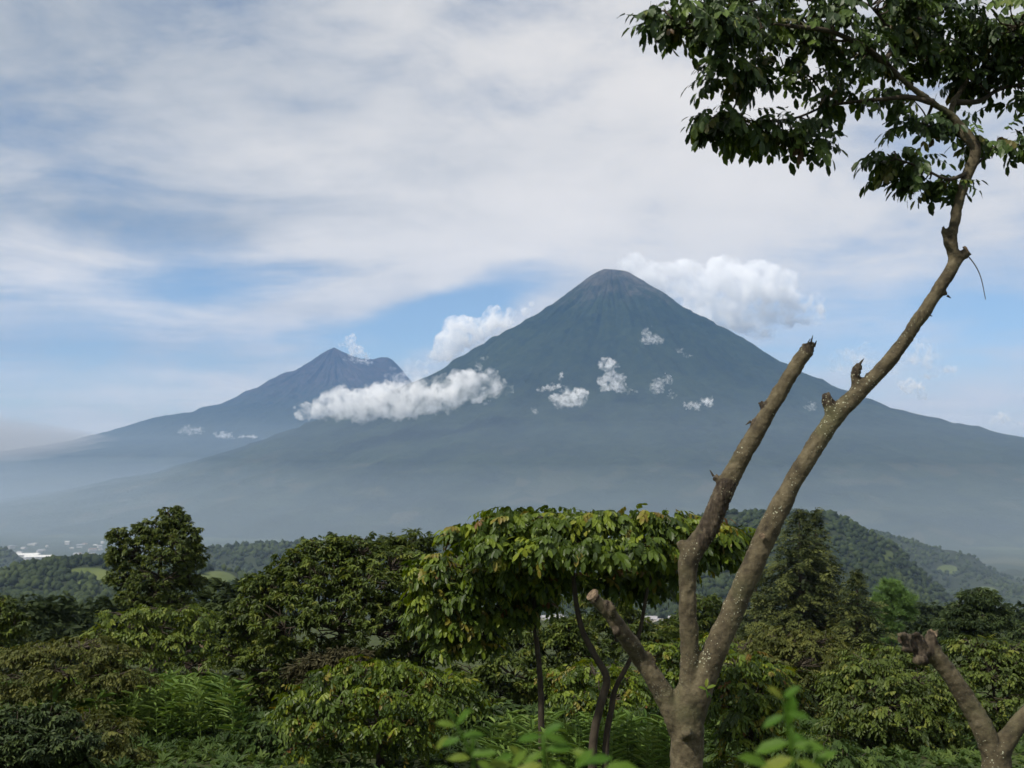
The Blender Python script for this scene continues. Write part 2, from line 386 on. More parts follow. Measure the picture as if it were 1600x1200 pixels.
def volcano_mat(name, bare_lo, bare_hi, bare1, bare2, green1, green2):
    """forest below, thin scrub and ash towards the summit, fields on the skirts; heights in metres of the mesh's own z"""
    m, b = new_mat(name)
    tc = b.new('ShaderNodeTexCoord'); p = tc.outputs['Object']
    sep = b.new('ShaderNodeSeparateXYZ'); b.L.new(p, sep.inputs[0])
    big = b.noise(p, 0.0016, 6, 0.6); fine = b.noise(p, 0.011, 8, 0.68); st = b.noise(b.vscale(p, 0.0065, 0.0065, 0.0030), 1.0, 7, 0.66, 0.6)
    green = b.ramp(b.m('ADD', b.m('MULTIPLY', big, 0.45), b.m('MULTIPLY', fine, 0.55)), [(0.41, green1), (0.60, green2)])
    bare = b.ramp(st, [(0.35, bare1), (0.65, bare2)])
    h = b.m('ADD', sep.outputs[2], b.m('MULTIPLY', b.m('SUBTRACT', st, 0.5), 900))
    c = b.mix(b.smooth(h, bare_lo, bare_hi), green, bare)
    vo = b.new('ShaderNodeTexVoronoi'); b.L.new(b.vscale(p, 0.0075, 0.0035, 0.0), vo.inputs['Vector']); vo.inputs['Scale'].default_value = 1
    sp = b.new('ShaderNodeSeparateColor'); b.L.new(vo.outputs['Color'], sp.inputs[0])
    field = b.ramp(sp.outputs[1], [(0.0, (0.020, 0.028, 0.013)), (0.6, (0.036, 0.046, 0.022)), (1.0, (0.058, 0.056, 0.034))])
    fm = b.m('MULTIPLY', b.smooth(sep.outputs[2], 100, -250), b.smooth(b.noise(p, 0.0018, 5, 0.6), 0.46, 0.58))
    c = b.mix(fm, c, field)
    pr = b.new('ShaderNodeBsdfPrincipled'); b.L.new(c, pr.inputs['Base Color']); pr.inputs['Roughness'].default_value = 0.95
    pr.inputs['Specular IOR Level'].default_value = 0.1
    bp = b.new('ShaderNodeBump'); bp.inputs['Strength'].default_value = 1.0; bp.inputs['Distance'].default_value = 45
    b.L.new(fine, bp.inputs['Height']); b.L.new(bp.outputs[0], pr.inputs['Normal'])
    o = b.new('ShaderNodeOutputMaterial'); b.L.new(pr.outputs[0], o.inputs[0])
volcano_mat('volcano_green', 1350, 1900, (0.040, 0.040, 0.036), (0.110, 0.098, 0.084), (0.009, 0.015, 0.009), (0.027, 0.038, 0.018))
volcano_mat('volcano_ash', 500, 1300, (0.026, 0.024, 0.027), (0.070, 0.058, 0.060), (0.013, 0.019, 0.014), (0.030, 0.037, 0.022))

def volume_mat(name, color, density, aniso=0.0):
    m, b = new_mat(name)
    v = b.new('ShaderNodeVolumePrincipled')
    v.inputs['Color'].default_value = rgba(color); v.inputs['Density'].default_value = density; v.inputs['Anisotropy'].default_value = aniso
    o = b.new('ShaderNodeOutputMaterial'); b.L.new(v.outputs[0], o.inputs['Volume'])
    return m
volume_mat('haze', (0.22, 0.51, 1.0), 2.4e-5)
volume_mat('smog', (0.60, 0.70, 0.80), 1.5e-5)
volume_mat('smog_low', (0.64, 0.74, 0.84), 2.9e-5)
volume_mat('smog_bank', (0.68, 0.60, 0.51), 1.3e-4)

def cloud_mat(name, density, r, lo):
    m, b = new_mat(name)
    tc = b.new('ShaderNodeTexCoord')
    n = b.noise(tc.outputs['Object'], 1.0 / (0.55 * r), 5, 0.66, 0.5)
    v = b.new('ShaderNodeVolumePrincipled'); v.inputs['Color'].default_value = (1, 1, 1, 1)
    b.L.new(b.m('MULTIPLY', b.smooth(n, lo, lo + 0.38), density), v.inputs['Density'])
    o = b.new('ShaderNodeOutputMaterial'); b.L.new(v.outputs[0], o.inputs['Volume'])
    return m

# ------------------------------------------------------------------ the ground, hills and volcanoes
def make_ground():
    rr = np.concatenate([np.linspace(0.5, 60, 70), np.geomspace(62, 23000, 160)])
    aa = np.linspace(-math.pi, math.pi, 241)[:-1]
    A, Rr = np.meshgrid(aa, rr)
    x = np.sin(A) * Rr; y = np.cos(A) * Rr
    z = ground_z(x, y)
    n, k = A.shape
    v = np.stack([x, y, z], -1).reshape(-1, 3)
    i = np.arange(n - 1)[:, None] * k; j = np.arange(k)[None]; j2 = (j + 1) % k
    f = np.stack([i + j, i + k + j, i + k + j2, i + j2], -1).reshape(-1, 4)
    v = np.vstack([v, [0, 0, float(ground_z(0, 0))]])
    me = mesh_np('ground', v, f, MATS['ground'], smooth=True)
    o = link('ground', me)
    tag(o, 'green farmland slope falling away into the wide hazy valley', 'ground', kind='structure')
make_ground()

def fbm(p, H=0.9, oct=6):
    return np.array([mnoise.fractal(Vector(q), H, 2.0, oct) for q in p])

def make_volcano(name, label, peak_px, Y, left, right, mat, gully, seed, extra=None):
    """left/right: silhouette in pixels, walked out from the summit"""
    c = P(peak_px[0], peak_px[1], Y)
    k = Y / F
    def prof(pts):
        q = np.array([(abs(px - peak_px[0]) * k, P(px, py, Y)[2]) for px, py in pts]); return q[:, 0], q[:, 1]
    lr, lz = prof(left); rr_, rz = prof(right)
    rad = np.concatenate([[0], np.geomspace(25, 9500, 170)])
    th = np.linspace(0, 2 * math.pi, 451)[:-1]
    T, Rd = np.meshgrid(th, rad)
    zl = np.interp(Rd, lr, lz); zr = np.interp(Rd, rr_, rz)
    w = 0.5 + 0.5 * np.cos(T)                       # 1 to the right, 0 to the left
    w = w * w * (3 - 2 * w)
    z = zl * (1 - w) + zr * w
    x = Rd * np.cos(T); y = Rd * np.sin(T)
    # gullies run down the flanks
    pts = np.stack([np.cos(T) * 3.0 + seed, np.sin(T) * 3.0, Rd / 5200], -1).reshape(-1, 3)
    g1 = fbm(pts * 2.0, 0.75, 6).reshape(T.shape)
    g2 = fbm(np.stack([x / 420 + seed, y / 420, z / 420], -1).reshape(-1, 3), 0.8, 6).reshape(T.shape)
    env = np.clip(Rd / 900, 0, 1) * np.clip(1.15 - Rd / 7500, 0.15, 1)
    side = np.abs(np.sin(T)) ** 0.7                 # keep the outline true
    z = z + gully * env * (0.35 + 0.65 * side) * (-np.abs(g1) * 1.6 + 0.45) + 40 * env * g2 + 9 * g2
    if extra is not None: z = z + extra(x, y)
    z = np.where(Rd > 8000, z - (Rd - 8000) * 0.25, z)
    v = np.stack([x, y, z], -1)
    n, kk = T.shape
    v = v.reshape(-1, 3)
    i = np.arange(n - 1)[:, None] * kk; j = np.arange(kk)[None]; j2 = (j + 1) % kk
    f = np.stack([i + j, i + kk + j, i + kk + j2, i + j2], -1).reshape(-1, 4)
    me = mesh_np(name, v, f, MATS[mat], smooth=True)
    o = link(name, me, loc=(c[0], Y, 0))
    return tag(o, label, 'volcano', kind='structure')

AGUA_Y, FUEGO_Y = 11400.0, 19000.0
make_volcano('volcano', 'large dark blue-green cone-shaped volcano with a flat bare summit', (957, 424), AGUA_Y,
    [(957, 426), (942, 422), (920, 434), (900, 447), (860, 478), (800, 516), (740, 549), (680, 585), (640, 606), (600, 624), (520, 655), (440, 685), (380, 706), (280, 733), (180, 756), (0, 783), (-300, 806), (-700, 815)],
    [(957, 426), (974, 425), (982, 427), (1007, 441), (1050, 470), (1120, 516), (1200, 566), (1270, 603), (1350, 641), (1450, 669), (1530, 686), (1600, 697), (1750, 722), (2000, 762), (2500, 808)],
    'volcano_green', 62, 3.1)
def fuego_shoulder(x, y):
    d = np.sqrt((x - 950) ** 2 + (y - 100) ** 2); e = np.sqrt((x + 2850) ** 2 + (y - 0) ** 2)
    return 330 * np.exp(-(d / 420) ** 2) + 90 * np.exp(-(e / 160) ** 2)
make_volcano('volcano', 'distant smaller purple-blue volcano smoking at its pointed summit', (522, 543), FUEGO_Y,
    [(522, 543), (510, 549), (470, 577), (400, 612), (340, 639), (300, 650), (262, 656), (215, 670), (150, 690), (80, 702), (0, 713), (-200, 735), (-500, 760)],
    [(522, 543), (540, 553), (570, 572), (600, 588), (640, 606), (700, 628), (800, 650), (1000, 690), (1400, 760)],
    'volcano_ash', 70, 8.7, fuego_shoulder)

WOOD = Acc()
def make_hill(label, crest, Y, depth_front, depth_back, n_trees, tree_h, fields=(), seed=0, rough=1.0):
    cr = np.array([P(px, py, Y) for px, py in crest])
    xs = np.linspace(cr[0, 0], cr[-1, 0], 150)
    zs = np.interp(xs, cr[:, 0], cr[:, 2])
    ker = np.hanning(9); ker /= ker.sum()
    zs = np.convolve(np.pad(zs, 4, mode='edge'), ker, 'valid')
    ts = np.concatenate([np.linspace(-1, 0, 46), np.linspace(0, 1, 16)[1:]])
    Xg, Tg = np.meshgrid(xs, ts)
    Zc = np.tile(zs, (len(ts), 1))
    yo = np.where(Tg < 0, Tg * depth_front, Tg * depth_back)
    Yg = Y + yo
    Xg = Xg * (1 + yo / Y * 0.9)
    gz = ground_z(Xg, Yg) - 0.02 * Y * 0.3
    fall = np.where(Tg < 0, 1 - np.abs(Tg) ** 1.25, 1 - np.abs(Tg) ** 1.5)
    Zg = gz + (Zc - gz) * fall
    g = fbm(np.stack([Xg / (0.12 * Y) + seed, Yg / (0.12 * Y), np.zeros_like(Xg)], -1).reshape(-1, 3), 0.9, 5).reshape(Xg.shape)
    Zg = Zg + rough * g * 0.016 * Y * np.clip(np.abs(Tg) * 5, 0, 1)
    edge = np.clip(np.minimum(np.arange(150), 149 - np.arange(150)) / 12, 0, 1)[None]
    Zg = gz - 4 + (Zg - gz + 4) * edge
    v = np.stack([Xg, Yg, Zg], -1).reshape(-1, 3)
    px, py, _ = project(v)
    fa = np.zeros(len(v))
    for fx, fy, rx, ry in fields:
        q = ((px - fx) / rx) ** 2 + ((py - fy) / ry) ** 2
        fa = np.maximum(fa, np.clip(1.6 - q, 0, 1))
    n, k = Xg.shape
    i = np.arange(n - 1)[:, None] * k; j = np.arange(k - 1)[None]
    f = np.stack([i + j, i + j + 1, i + k + j + 1, i + k + j], -1).reshape(-1, 4)
    o = link('hill', mesh_np('hill', v, f, MATS['hill'], {'field': fa}, True))
    tag(o, label, 'hill', kind='structure')
    # trees on it (a wood that reads as one mass)
    V = v.reshape(n, k, 3); FA = fa.reshape(n, k)
    g_ = np.random.default_rng(seed + 50)
    ii = g_.uniform(4, 48.5, n_trees); jj = g_.uniform(3, k - 4, n_trees)
    i0, j0 = ii.astype(int), jj.astype(int); fi, fj = (ii - i0)[:, None], (jj - j0)[:, None]
    pos = (V[i0, j0] * (1 - fi) * (1 - fj) + V[i0 + 1, j0] * fi * (1 - fj) + V[i0, j0 + 1] * (1 - fi) * fj + V[i0 + 1, j0 + 1] * fi * fj)
    keep = FA[i0, j0] < 0.3
    pos = pos[keep]; K = len(pos)
    s = tree_h * g_.uniform(0.45, 1.1, K) ** 1.0
    mats = np.zeros((K, 3, 3)); a = g_.uniform(0, 6.28, K)
    wx = s * g_.uniform(0.38, 0.62, K)
    mats[:, 0, 0] = np.cos(a) * wx; mats[:, 1, 0] = np.sin(a) * wx; mats[:, 0, 1] = -np.sin(a) * wx; mats[:, 1, 1] = np.cos(a) * wx; mats[:, 2, 2] = s * 0.55
    pos[:, 2] += s * 0.38
    rn = np.clip(0.5 + 0.35 * np.sin(pos[:, 0] * 0.021 + seed) * np.sin(pos[:, 1] * 0.017) + g_.normal(size=K) * 0.2, 0, 1)
    var = g_.integers(0, 6, K)
    for q in range(6):
        tv = ICO1[0] * (1 + 0.45 * g_.uniform(-1, 1, (len(ICO1[0]), 1))); s_ = var == q
        WOOD.inst(tv, ICO1[1], mats[s_], pos[s_], rn[s_])
    return V, FA

make_hill('wooded hill with pale green field patches left of the big trees', [(-200, 912), (-60, 905), (0, 899), (48, 886), (154, 876), (240, 880), (310, 890), (366, 900), (420, 930), (480, 968), (540, 1000)], 1200, 420, 300, 5000, 8.5,
          [(136, 896, 32, 9), (338, 906, 30, 13), (120, 915, 12, 5), (150, 912, 14, 4)], 1)
make_hill('dark wooded ridge behind the round leafy tree', [(180, 900), (250, 874), (330, 857), (400, 851), (476, 848), (600, 852), (700, 858), (790, 880), (860, 915)], 2200, 700, 500, 3500, 11, [], 2)
make_hill('small dark hill at the left edge above the white shed', [(-300, 880), (-120, 866), (0, 864), (16, 866), (30, 876), (45, 893), (62, 915)], 2700, 300, 500, 1200, 11, [], 3)
make_hill('green wooded hill falling to the right behind the conifers', [(820, 905), (900, 860), (1040, 818), (1143, 803), (1195, 801), (1250, 805), (1292, 802), (1318, 812), (1350, 832), (1385, 852), (1420, 884), (1460, 920), (1500, 960), (1550, 1000), (1600, 1020)], 1500, 600, 400, 6000, 8.5,
          [(1386, 868, 10, 8), (1400, 940, 14, 8)], 4)
make_hill('pale hazy ridge falling to the right edge over the valley', [(1180, 850), (1280, 832), (1370, 832), (1430, 849), (1470, 870), (1520, 893), (1570, 910), (1640, 928), (1760, 950), (1850, 970)], 2600, 900, 600, 4000, 10,
          [(1480, 890, 16, 7), (1540, 925, 20, 8)], 5)
o = link('wood', WOOD.mesh('wood', MATS['leaf_wood'], True)); tag(o, 'far-off dark green woods covering the hazy hills', 'wood', kind='stuff')

# ------------------------------------------------------------------ air
def box(name, x0, x1, y0, y1, z0, z1, mat):
    v = [(x0, y0, z0), (x1, y0, z0), (x1, y1, z0), (x0, y1, z0), (x0, y0, z1), (x1, y0, z1), (x1, y1, z1), (x0, y1, z1)]
    f = [(0, 3, 2, 1), (4, 5, 6, 7), (0, 1, 5, 4), (1, 2, 6, 5), (2, 3, 7, 6), (3, 0, 4, 7)]
    return link(name, mesh_np(name, v, f, MATS[mat]))
tag(box('haze', -23500, 23500, -23500, 23500, -905, 2450, 'haze'), 'thin blue haze filling the air between the hills', 'haze', kind='stuff')
for i, top in enumerate((-330, -250, -170, -100, 150, 300)):        # smog thins out with height
    tag(box('valley_smog', -23450 + 10 * i, 23450 - 10 * i, -23450 + 10 * i, 23450 - 10 * i, -902 + 0.5 * i, top, 'smog' if top > 0 else 'smog_low'), 'grey smog lying in layers over the valley below the volcano', 'smog', 'smog over the valley', 'stuff')
for i, (rx, top) in enumerate(((8900, 330), (8300, 470), (7600, 610), (6900, 750))):      # a low swell of smog, thinning upwards
    v, f = icosphere(5)
    o = link('smog_bank', mesh_np('smog_bank', v * np.array((rx, 4400 - 60 * i, 600 + top)), f, MATS['smog_bank'], smooth=True), loc=(-11600, 15800, -600))
    tag(o, 'brownish smog over the far lowland at the left horizon', 'smog', 'smog at the left horizon', 'stuff')

# ------------------------------------------------------------------ clouds
CLOUDS = 0
def make_cloud(label, Y, blobs, n_puffs, mat='cloud', name='cloud', cat='cloud', wisp=0.35, flat=True, vox=None, depth=0.7):
    """blobs: (px, py, rx, ry) in pixels; each filled with puffs of falling size"""
    global CLOUDS; CLOUDS += 1
    g = np.random.default_rng(100 + CLOUDS)
    k = Y / F
    acc = Acc(); c0 = P(np.mean([b[0] for b in blobs]), np.mean([b[1] for b in blobs]), Y)
    area = sum(b[2] * b[3] for b in blobs); mn = min(min(b[2], b[3]) for b in blobs)
    for (px, py, rx, ry) in blobs:
        rx, ry = (rx * 1.25, ry * 1.25) if mat != 'cloud' else (rx * 1.06, ry * 1.06)
        c = P(px, py, Y); n = max(5, int(n_puffs * rx * ry / area))
        d = g.normal(size=(n, 3)); d /= np.linalg.norm(d, axis=1)[:, None]
        u = g.uniform(0, 1, n) ** 0.5
        pos = c + d * u[:, None] * np.array((rx * k, rx * k * depth, ry * k)) * 0.85
        s = min(rx, ry) * k * (0.20 + 0.50 * g.uniform(0, 1, n) ** 2.0) * (1.15 - 0.45 * u)
        if flat: pos[:, 2] = np.maximum(pos[:, 2], c[2] - ry * k * 0.55 + s * 0.5 * g.uniform(0.2, 1, n))
        mats = np.einsum('k,ij->kij', s, np.eye(3)); mats[:, 2, 2] *= 0.85
        acc.inst(ICO2[0], ICO2[1], mats, pos, np.zeros(n))
    v = np.concatenate(acc.v) - c0; f = np.concatenate(acc.f)
    size = max(b[2] for b in blobs) * k
    vx = vox or max(mn * k * 0.12, sum(math.sqrt(b[2] * b[3]) for b in blobs) / len(blobs) * k * 0.11, (v.max(0) - v.min(0)).max() / 100)
    me = remesh(v, f, vx)
    vv = verts_of(me); nn = normals_of(me)
    sc = mn * k
    d1 = np.array([mnoise.fractal(Vector(q / (sc * 0.55)), 0.7, 2.1, 6) for q in vv])
    vv = vv + nn * (d1 * sc * wisp)[:, None]
    me.vertices.foreach_set('co', vv.astype(np.float32).ravel()); me.update()
    mean_r = np.mean([math.sqrt(b[2] * b[3]) for b in blobs]) * k
    me.materials.clear(); me.materials.append(cloud_mat('cloud_%d' % CLOUDS, (5.5 if mat == 'cloud' else 2.6) / mean_r, mean_r, (0.40 if wisp < 0.5 else 0.44) if mat == 'cloud' else 0.46))
    o = link(name, me, loc=c0)
    return tag(o, label, cat)

make_cloud('long white cloud bank lying across the saddle between the two volcanoes', 8300, [(495, 642, 46, 20), (545, 632, 62, 32), (610, 626, 62, 34), (668, 620, 55, 32), (725, 606, 50, 28), (768, 602, 34, 24), (690, 640, 34, 14)], 280, wisp=0.45)
make_cloud('curled white wisp standing above the right end of the cloud bank', 9300, [(748, 572, 6, 10), (756, 560, 7, 5), (752, 585, 8, 6)], 30, 'cloud_thin', wisp=0.6)
make_cloud('tiny round white puff below the right end of the cloud bank', 8400, [(760, 628, 7, 5)], 8, 'cloud_thin', wisp=0.5)
make_cloud('white cloud with ragged top, right of the long cloud bank', 8250, [(890, 622, 32, 18), (868, 606, 22, 10), (876, 590, 9, 12), (845, 608, 14, 6)], 80, wisp=0.55)
make_cloud('tiny white puff low on the slope left of the ragged cloud', 8000, [(837, 642, 7, 5)], 8, 'cloud_thin', wisp=0.5)
make_cloud('upright white cloud on the slope under the summit, trailing to the right', 8600, [(950, 570, 18, 14), (960, 598, 26, 18), (990, 612, 11, 7)], 70, wisp=0.55)
make_cloud('small feathery cloud highest on the large volcano', 9500, [(1018, 531, 20, 9), (1010, 525, 10, 10), (1020, 510, 8, 3)], 45, 'cloud_thin', wisp=0.65)
make_cloud('faint tiny wisp right of the highest feathery cloud', 9300, [(1062, 548, 8, 5), (1073, 555, 8, 4)], 16, 'cloud_thin', wisp=0.6)
make_cloud('torn white cloud in two strands, lower right of the upright cloud', 8300, [(1026, 604, 12, 12), (1044, 592, 8, 10), (1050, 616, 7, 8)], 40, 'cloud_thin', wisp=0.6)
make_cloud('low oblong white cloud, rightmost of the row on the dark slope', 7900, [(1080, 634, 18, 8), (1105, 628, 15, 10)], 40, wisp=0.55)
make_cloud('faint puff on the right slope beside the leaning limb', 8500, [(1270, 634, 9, 8)], 12, 'cloud_thin', wisp=0.6)
make_cloud('flat cream-white cloud over the skirt of the smoking volcano', 14500, [(350, 680, 18, 8), (385, 686, 26, 8), (410, 690, 18, 6)], 150, wisp=0.5)
make_cloud('faint flat streak of cloud on the far left skirt', 14500, [(288, 673, 9, 6), (298, 673, 9, 7), (308, 673, 9, 6)], 70, 'cloud_thin', wisp=0.5)
make_cloud('white smoke plume rising from the smoking summit', 18900, [(534, 538, 7, 7), (547, 535, 12, 12), (556, 548, 15, 14), (572, 556, 14, 8)], 60, 'cloud', 'smoke_plume', 'smoke', 0.55, False)
make_cloud('flat pale cloud resting on the shoulder behind the smoking summit', 18700, [(543, 565, 9, 6), (553, 565, 9, 6), (563, 565, 9, 6), (574, 566, 9, 6)], 90, 'cloud_thin', wisp=0.4)
make_cloud('soft grey cloud filling the gap behind the saddle', 15500, [(630, 592, 30, 18), (655, 572, 32, 18), (600, 606, 22, 10)], 60, 'cloud_thin', wisp=0.5)
BIGY = 13200
make_cloud('tall bright cumulus cloud behind the right shoulder of the large volcano', BIGY, [(1000, 434, 55, 36), (1080, 440, 70, 40), (1170, 452, 78, 52), (1130, 492, 90, 42), (1235, 484, 58, 30), (1195, 512, 55, 24), (1280, 498, 36, 14)], 330, wisp=0.4)
make_cloud('billowing cloud with a small tower behind the left slope of the large volcano', BIGY, [(720, 520, 40, 30), (770, 508, 50, 26), (822, 484, 12, 22), (700, 545, 40, 26), (800, 520, 40, 20)], 200, wisp=0.4)
make_cloud('soft white cloud behind the tall limb right of the large volcano', BIGY, [(1330, 565, 40, 22), (1430, 555, 36, 26), (1460, 585, 34, 16), (1390, 575, 30, 16)], 90, 'cloud_thin', wisp=0.5)
make_cloud('small bright cream cumulus right of the tall limb', 12800, [(1422, 606, 24, 15), (1440, 618, 14, 10), (1408, 598, 14, 8)], 50, wisp=0.55)
make_cloud('small cream cumulus low over the right slope near the edge', 12800, [(1566, 655, 22, 12), (1592, 662, 18, 7), (1550, 662, 14, 6)], 50, wisp=0.55)

# ------------------------------------------------------------------ leaf templates
def leaflet(L, W, droop, fold, direction, up, base, lod=0):
    """six triangles, folded along the midrib, bending down towards the tip"""
    d = np.asarray(direction, float); d /= np.linalg.norm(d)
    u = np.asarray(up, float); u = u - d * np.dot(u, d); u /= np.linalg.norm(u); s = np.cross(u, d)
    def pt(t, w): return np.asarray(base) + d * L * t + s * w * W * 0.5 + u * (-droop * L * t * t + fold * abs(w) * W)
    if lod == 2:
        return np.array([pt(0, 0), pt(0.5, 1.0), pt(1, 0), pt(0.5, -1.0)]), np.array([(0, 2, 1), (0, 3, 2)])
    if lod == 1:
        return np.array([pt(0, 0), pt(0.28, 0.9), pt(0.70, 0.95), pt(1, 0), pt(0.70, -0.95), pt(0.28, -0.9)]), np.array([(0, 2, 1), (0, 3, 2), (0, 4, 3), (0, 5, 4)])
    v = [pt(0, 0), pt(0.28, 0.85), pt(0.72, 0.9), pt(1, 0), pt(0.72, -0.9), pt(0.28, -0.85), pt(0.5, 0)]
    f = [(0, 6, 1), (1, 6, 2), (2, 6, 3), (3, 6, 4), (4, 6, 5), (5, 6, 0)]
    return np.array(v), np.array(f)

def compound(seed, pairs=3, L=0.5, W=0.24, hang=0.9, droop=0.15, lod=0):
    """a pinnate leaf of length ~1 along +X with hanging leaflets"""
    g = np.random.default_rng(seed); a = Acc()
    bend = g.uniform(0.25, 0.5)
    for i in range(pairs):
        t = 0.22 + 0.78 * i / pairs
        base = (t, 0, -bend * t * t * 0.6)
        for s in (-1, 1):
            h = hang * g.uniform(0.6, 1.25)
            d = (0.45 + 0.25 * g.uniform(-1, 1), s * 0.75, -h)
            v, f = leaflet(L * (0.7 + 0.3 * i / pairs) * g.uniform(0.85, 1.1), W * g.uniform(0.85, 1.1), droop, g.uniform(0.05, 0.18), d, (0.55, 0.1 * s, 1), base, lod); a.add(v, f)
    v, f = leaflet(L * 1.05, W * 1.05, droop, 0.1, (1, g.uniform(-0.3, 0.3), -hang * 0.8), (0.6, 0, 1), (1, 0, -bend * 0.6), lod); a.add(v, f)
    r = np.array([(0, -0.012, 0), (0, 0.012, 0), (0.5, 0.01, -bend * 0.15), (1, 0, -bend * 0.6)]); a.add(r, [(0, 2, 1), (0, 3, 2)])
    return np.concatenate(a.v), np.concatenate(a.f)

def rosette(seed, n=6, L=0.8, W=0.26, pitch=0.1, lod=1):
    """a spray of simple leaves round a twig tip"""
    g = np.random.default_rng(seed); a = Acc()
    for i in range(n):
        an = g.uniform(-1.5, 1.5) + (i % 2) * 0.3; p = pitch - g.uniform(0, 0.8)
        v, f = leaflet(L * g.uniform(0.7, 1.1), W * g.uniform(0.8, 1.15), g.uniform(0.1, 0.35), g.uniform(0.05, 0.2), (math.cos(an), math.sin(an), p), (g.uniform(-0.4, 0.4), g.uniform(-0.4, 0.4), 1), (g.uniform(0, 0.3), 0, 0), lod); a.add(v, f)
    return np.concatenate(a.v), np.concatenate(a.f)

def needle_spray(seed, n=11, L=0.5, W=0.07):
    """a flat drooping conifer branchlet"""
    g = np.random.default_rng(seed); v = []; f = []
    for i in range(n):
        t = i / n; s = 1 if i % 2 else -1
        b0 = np.array((t, 0, -0.25 * t * t)); ln = L * (1 - 0.55 * t) * g.uniform(0.7, 1.2)
        d = np.array((0.55, s * 0.8, -0.25 + g.uniform(-0.3, 0.25))); d /= np.linalg.norm(d)
        q = np.cross(d, (0, 0, 1)); q /= np.linalg.norm(q); q = q + np.array((0, 0, g.uniform(-0.6, 0.6)))
        k = len(v); m = b0 + d * ln * 0.55
        v += [b0, m + q * W, b0 + d * ln, m - q * W]; f += [(k, k + 1, k + 2), (k, k + 2, k + 3)]
    return np.array(v), np.array(f)

def pine_tuft(seed, n=26):
    g = np.random.default_rng(seed); v = []; f = []
    for i in range(n):
        d = g.normal(size=3); d[0] = abs(d[0]) + 0.6; d[2] += 0.25; d /= np.linalg.norm(d)
        q = np.cross(d, g.normal(size=3)); q /= np.linalg.norm(q)
        k = len(v); ln = g.uniform(0.7, 1.1)
        v += [q * 0.03, -q * 0.03, d * ln]; f += [(k, k + 1, k + 2)]
    return np.array(v), np.array(f)

TEMPL = {
    'inga': [compound(s, 3, 0.55, 0.26, 0.9) for s in range(5)],
    'inga_small': [compound(s + 20, 3, 0.5, 0.22, 0.7, lod=1) for s in range(5)],
    'rosette': [rosette(s + 40) for s in range(5)],
    'narrow': [rosette(s + 60, 7, 0.9, 0.17, 0.2) for s in range(5)],
}

# ------------------------------------------------------------------ trees
def frames(heading, pitch, roll, scale):
    """rotation matrices: X along the leaf, Z roughly up"""
    X = np.stack([np.cos(heading) * np.cos(pitch), np.sin(heading) * np.cos(pitch), np.sin(pitch)], -1)
    Yv = np.stack([-np.sin(heading), np.cos(heading), np.zeros_like(heading)], -1)
    Zv = np.cross(X, Yv)
    Y2 = Yv * np.cos(roll)[:, None] + Zv * np.sin(roll)[:, None]
    Z2 = np.cross(X, Y2)
    return np.stack([X, Y2, Z2], -1) * scale[:, None, None]

LEAFMESH = {}
def leaf_mesh(kind, var, mat, q):
    key = (kind, var, mat, q)
    if key not in LEAFMESH:
        v, f = TEMPL[kind][var]
        LEAFMESH[key] = mesh_np('leaf', v, f, MATS[mat], {'rnd': np.full(len(v), (q + 0.5) / 8)})
    return LEAFMESH[key]

def px_path(pts, Y):
    """[(px, py, radius px, dY)] -> (N,4)"""
    out = []
    for q in pts:
        y = Y + (q[3] if len(q) > 3 else 0)
        p = P(q[0], q[1], y); out.append((*p, q[2] * y / F))
    return np.array(out)

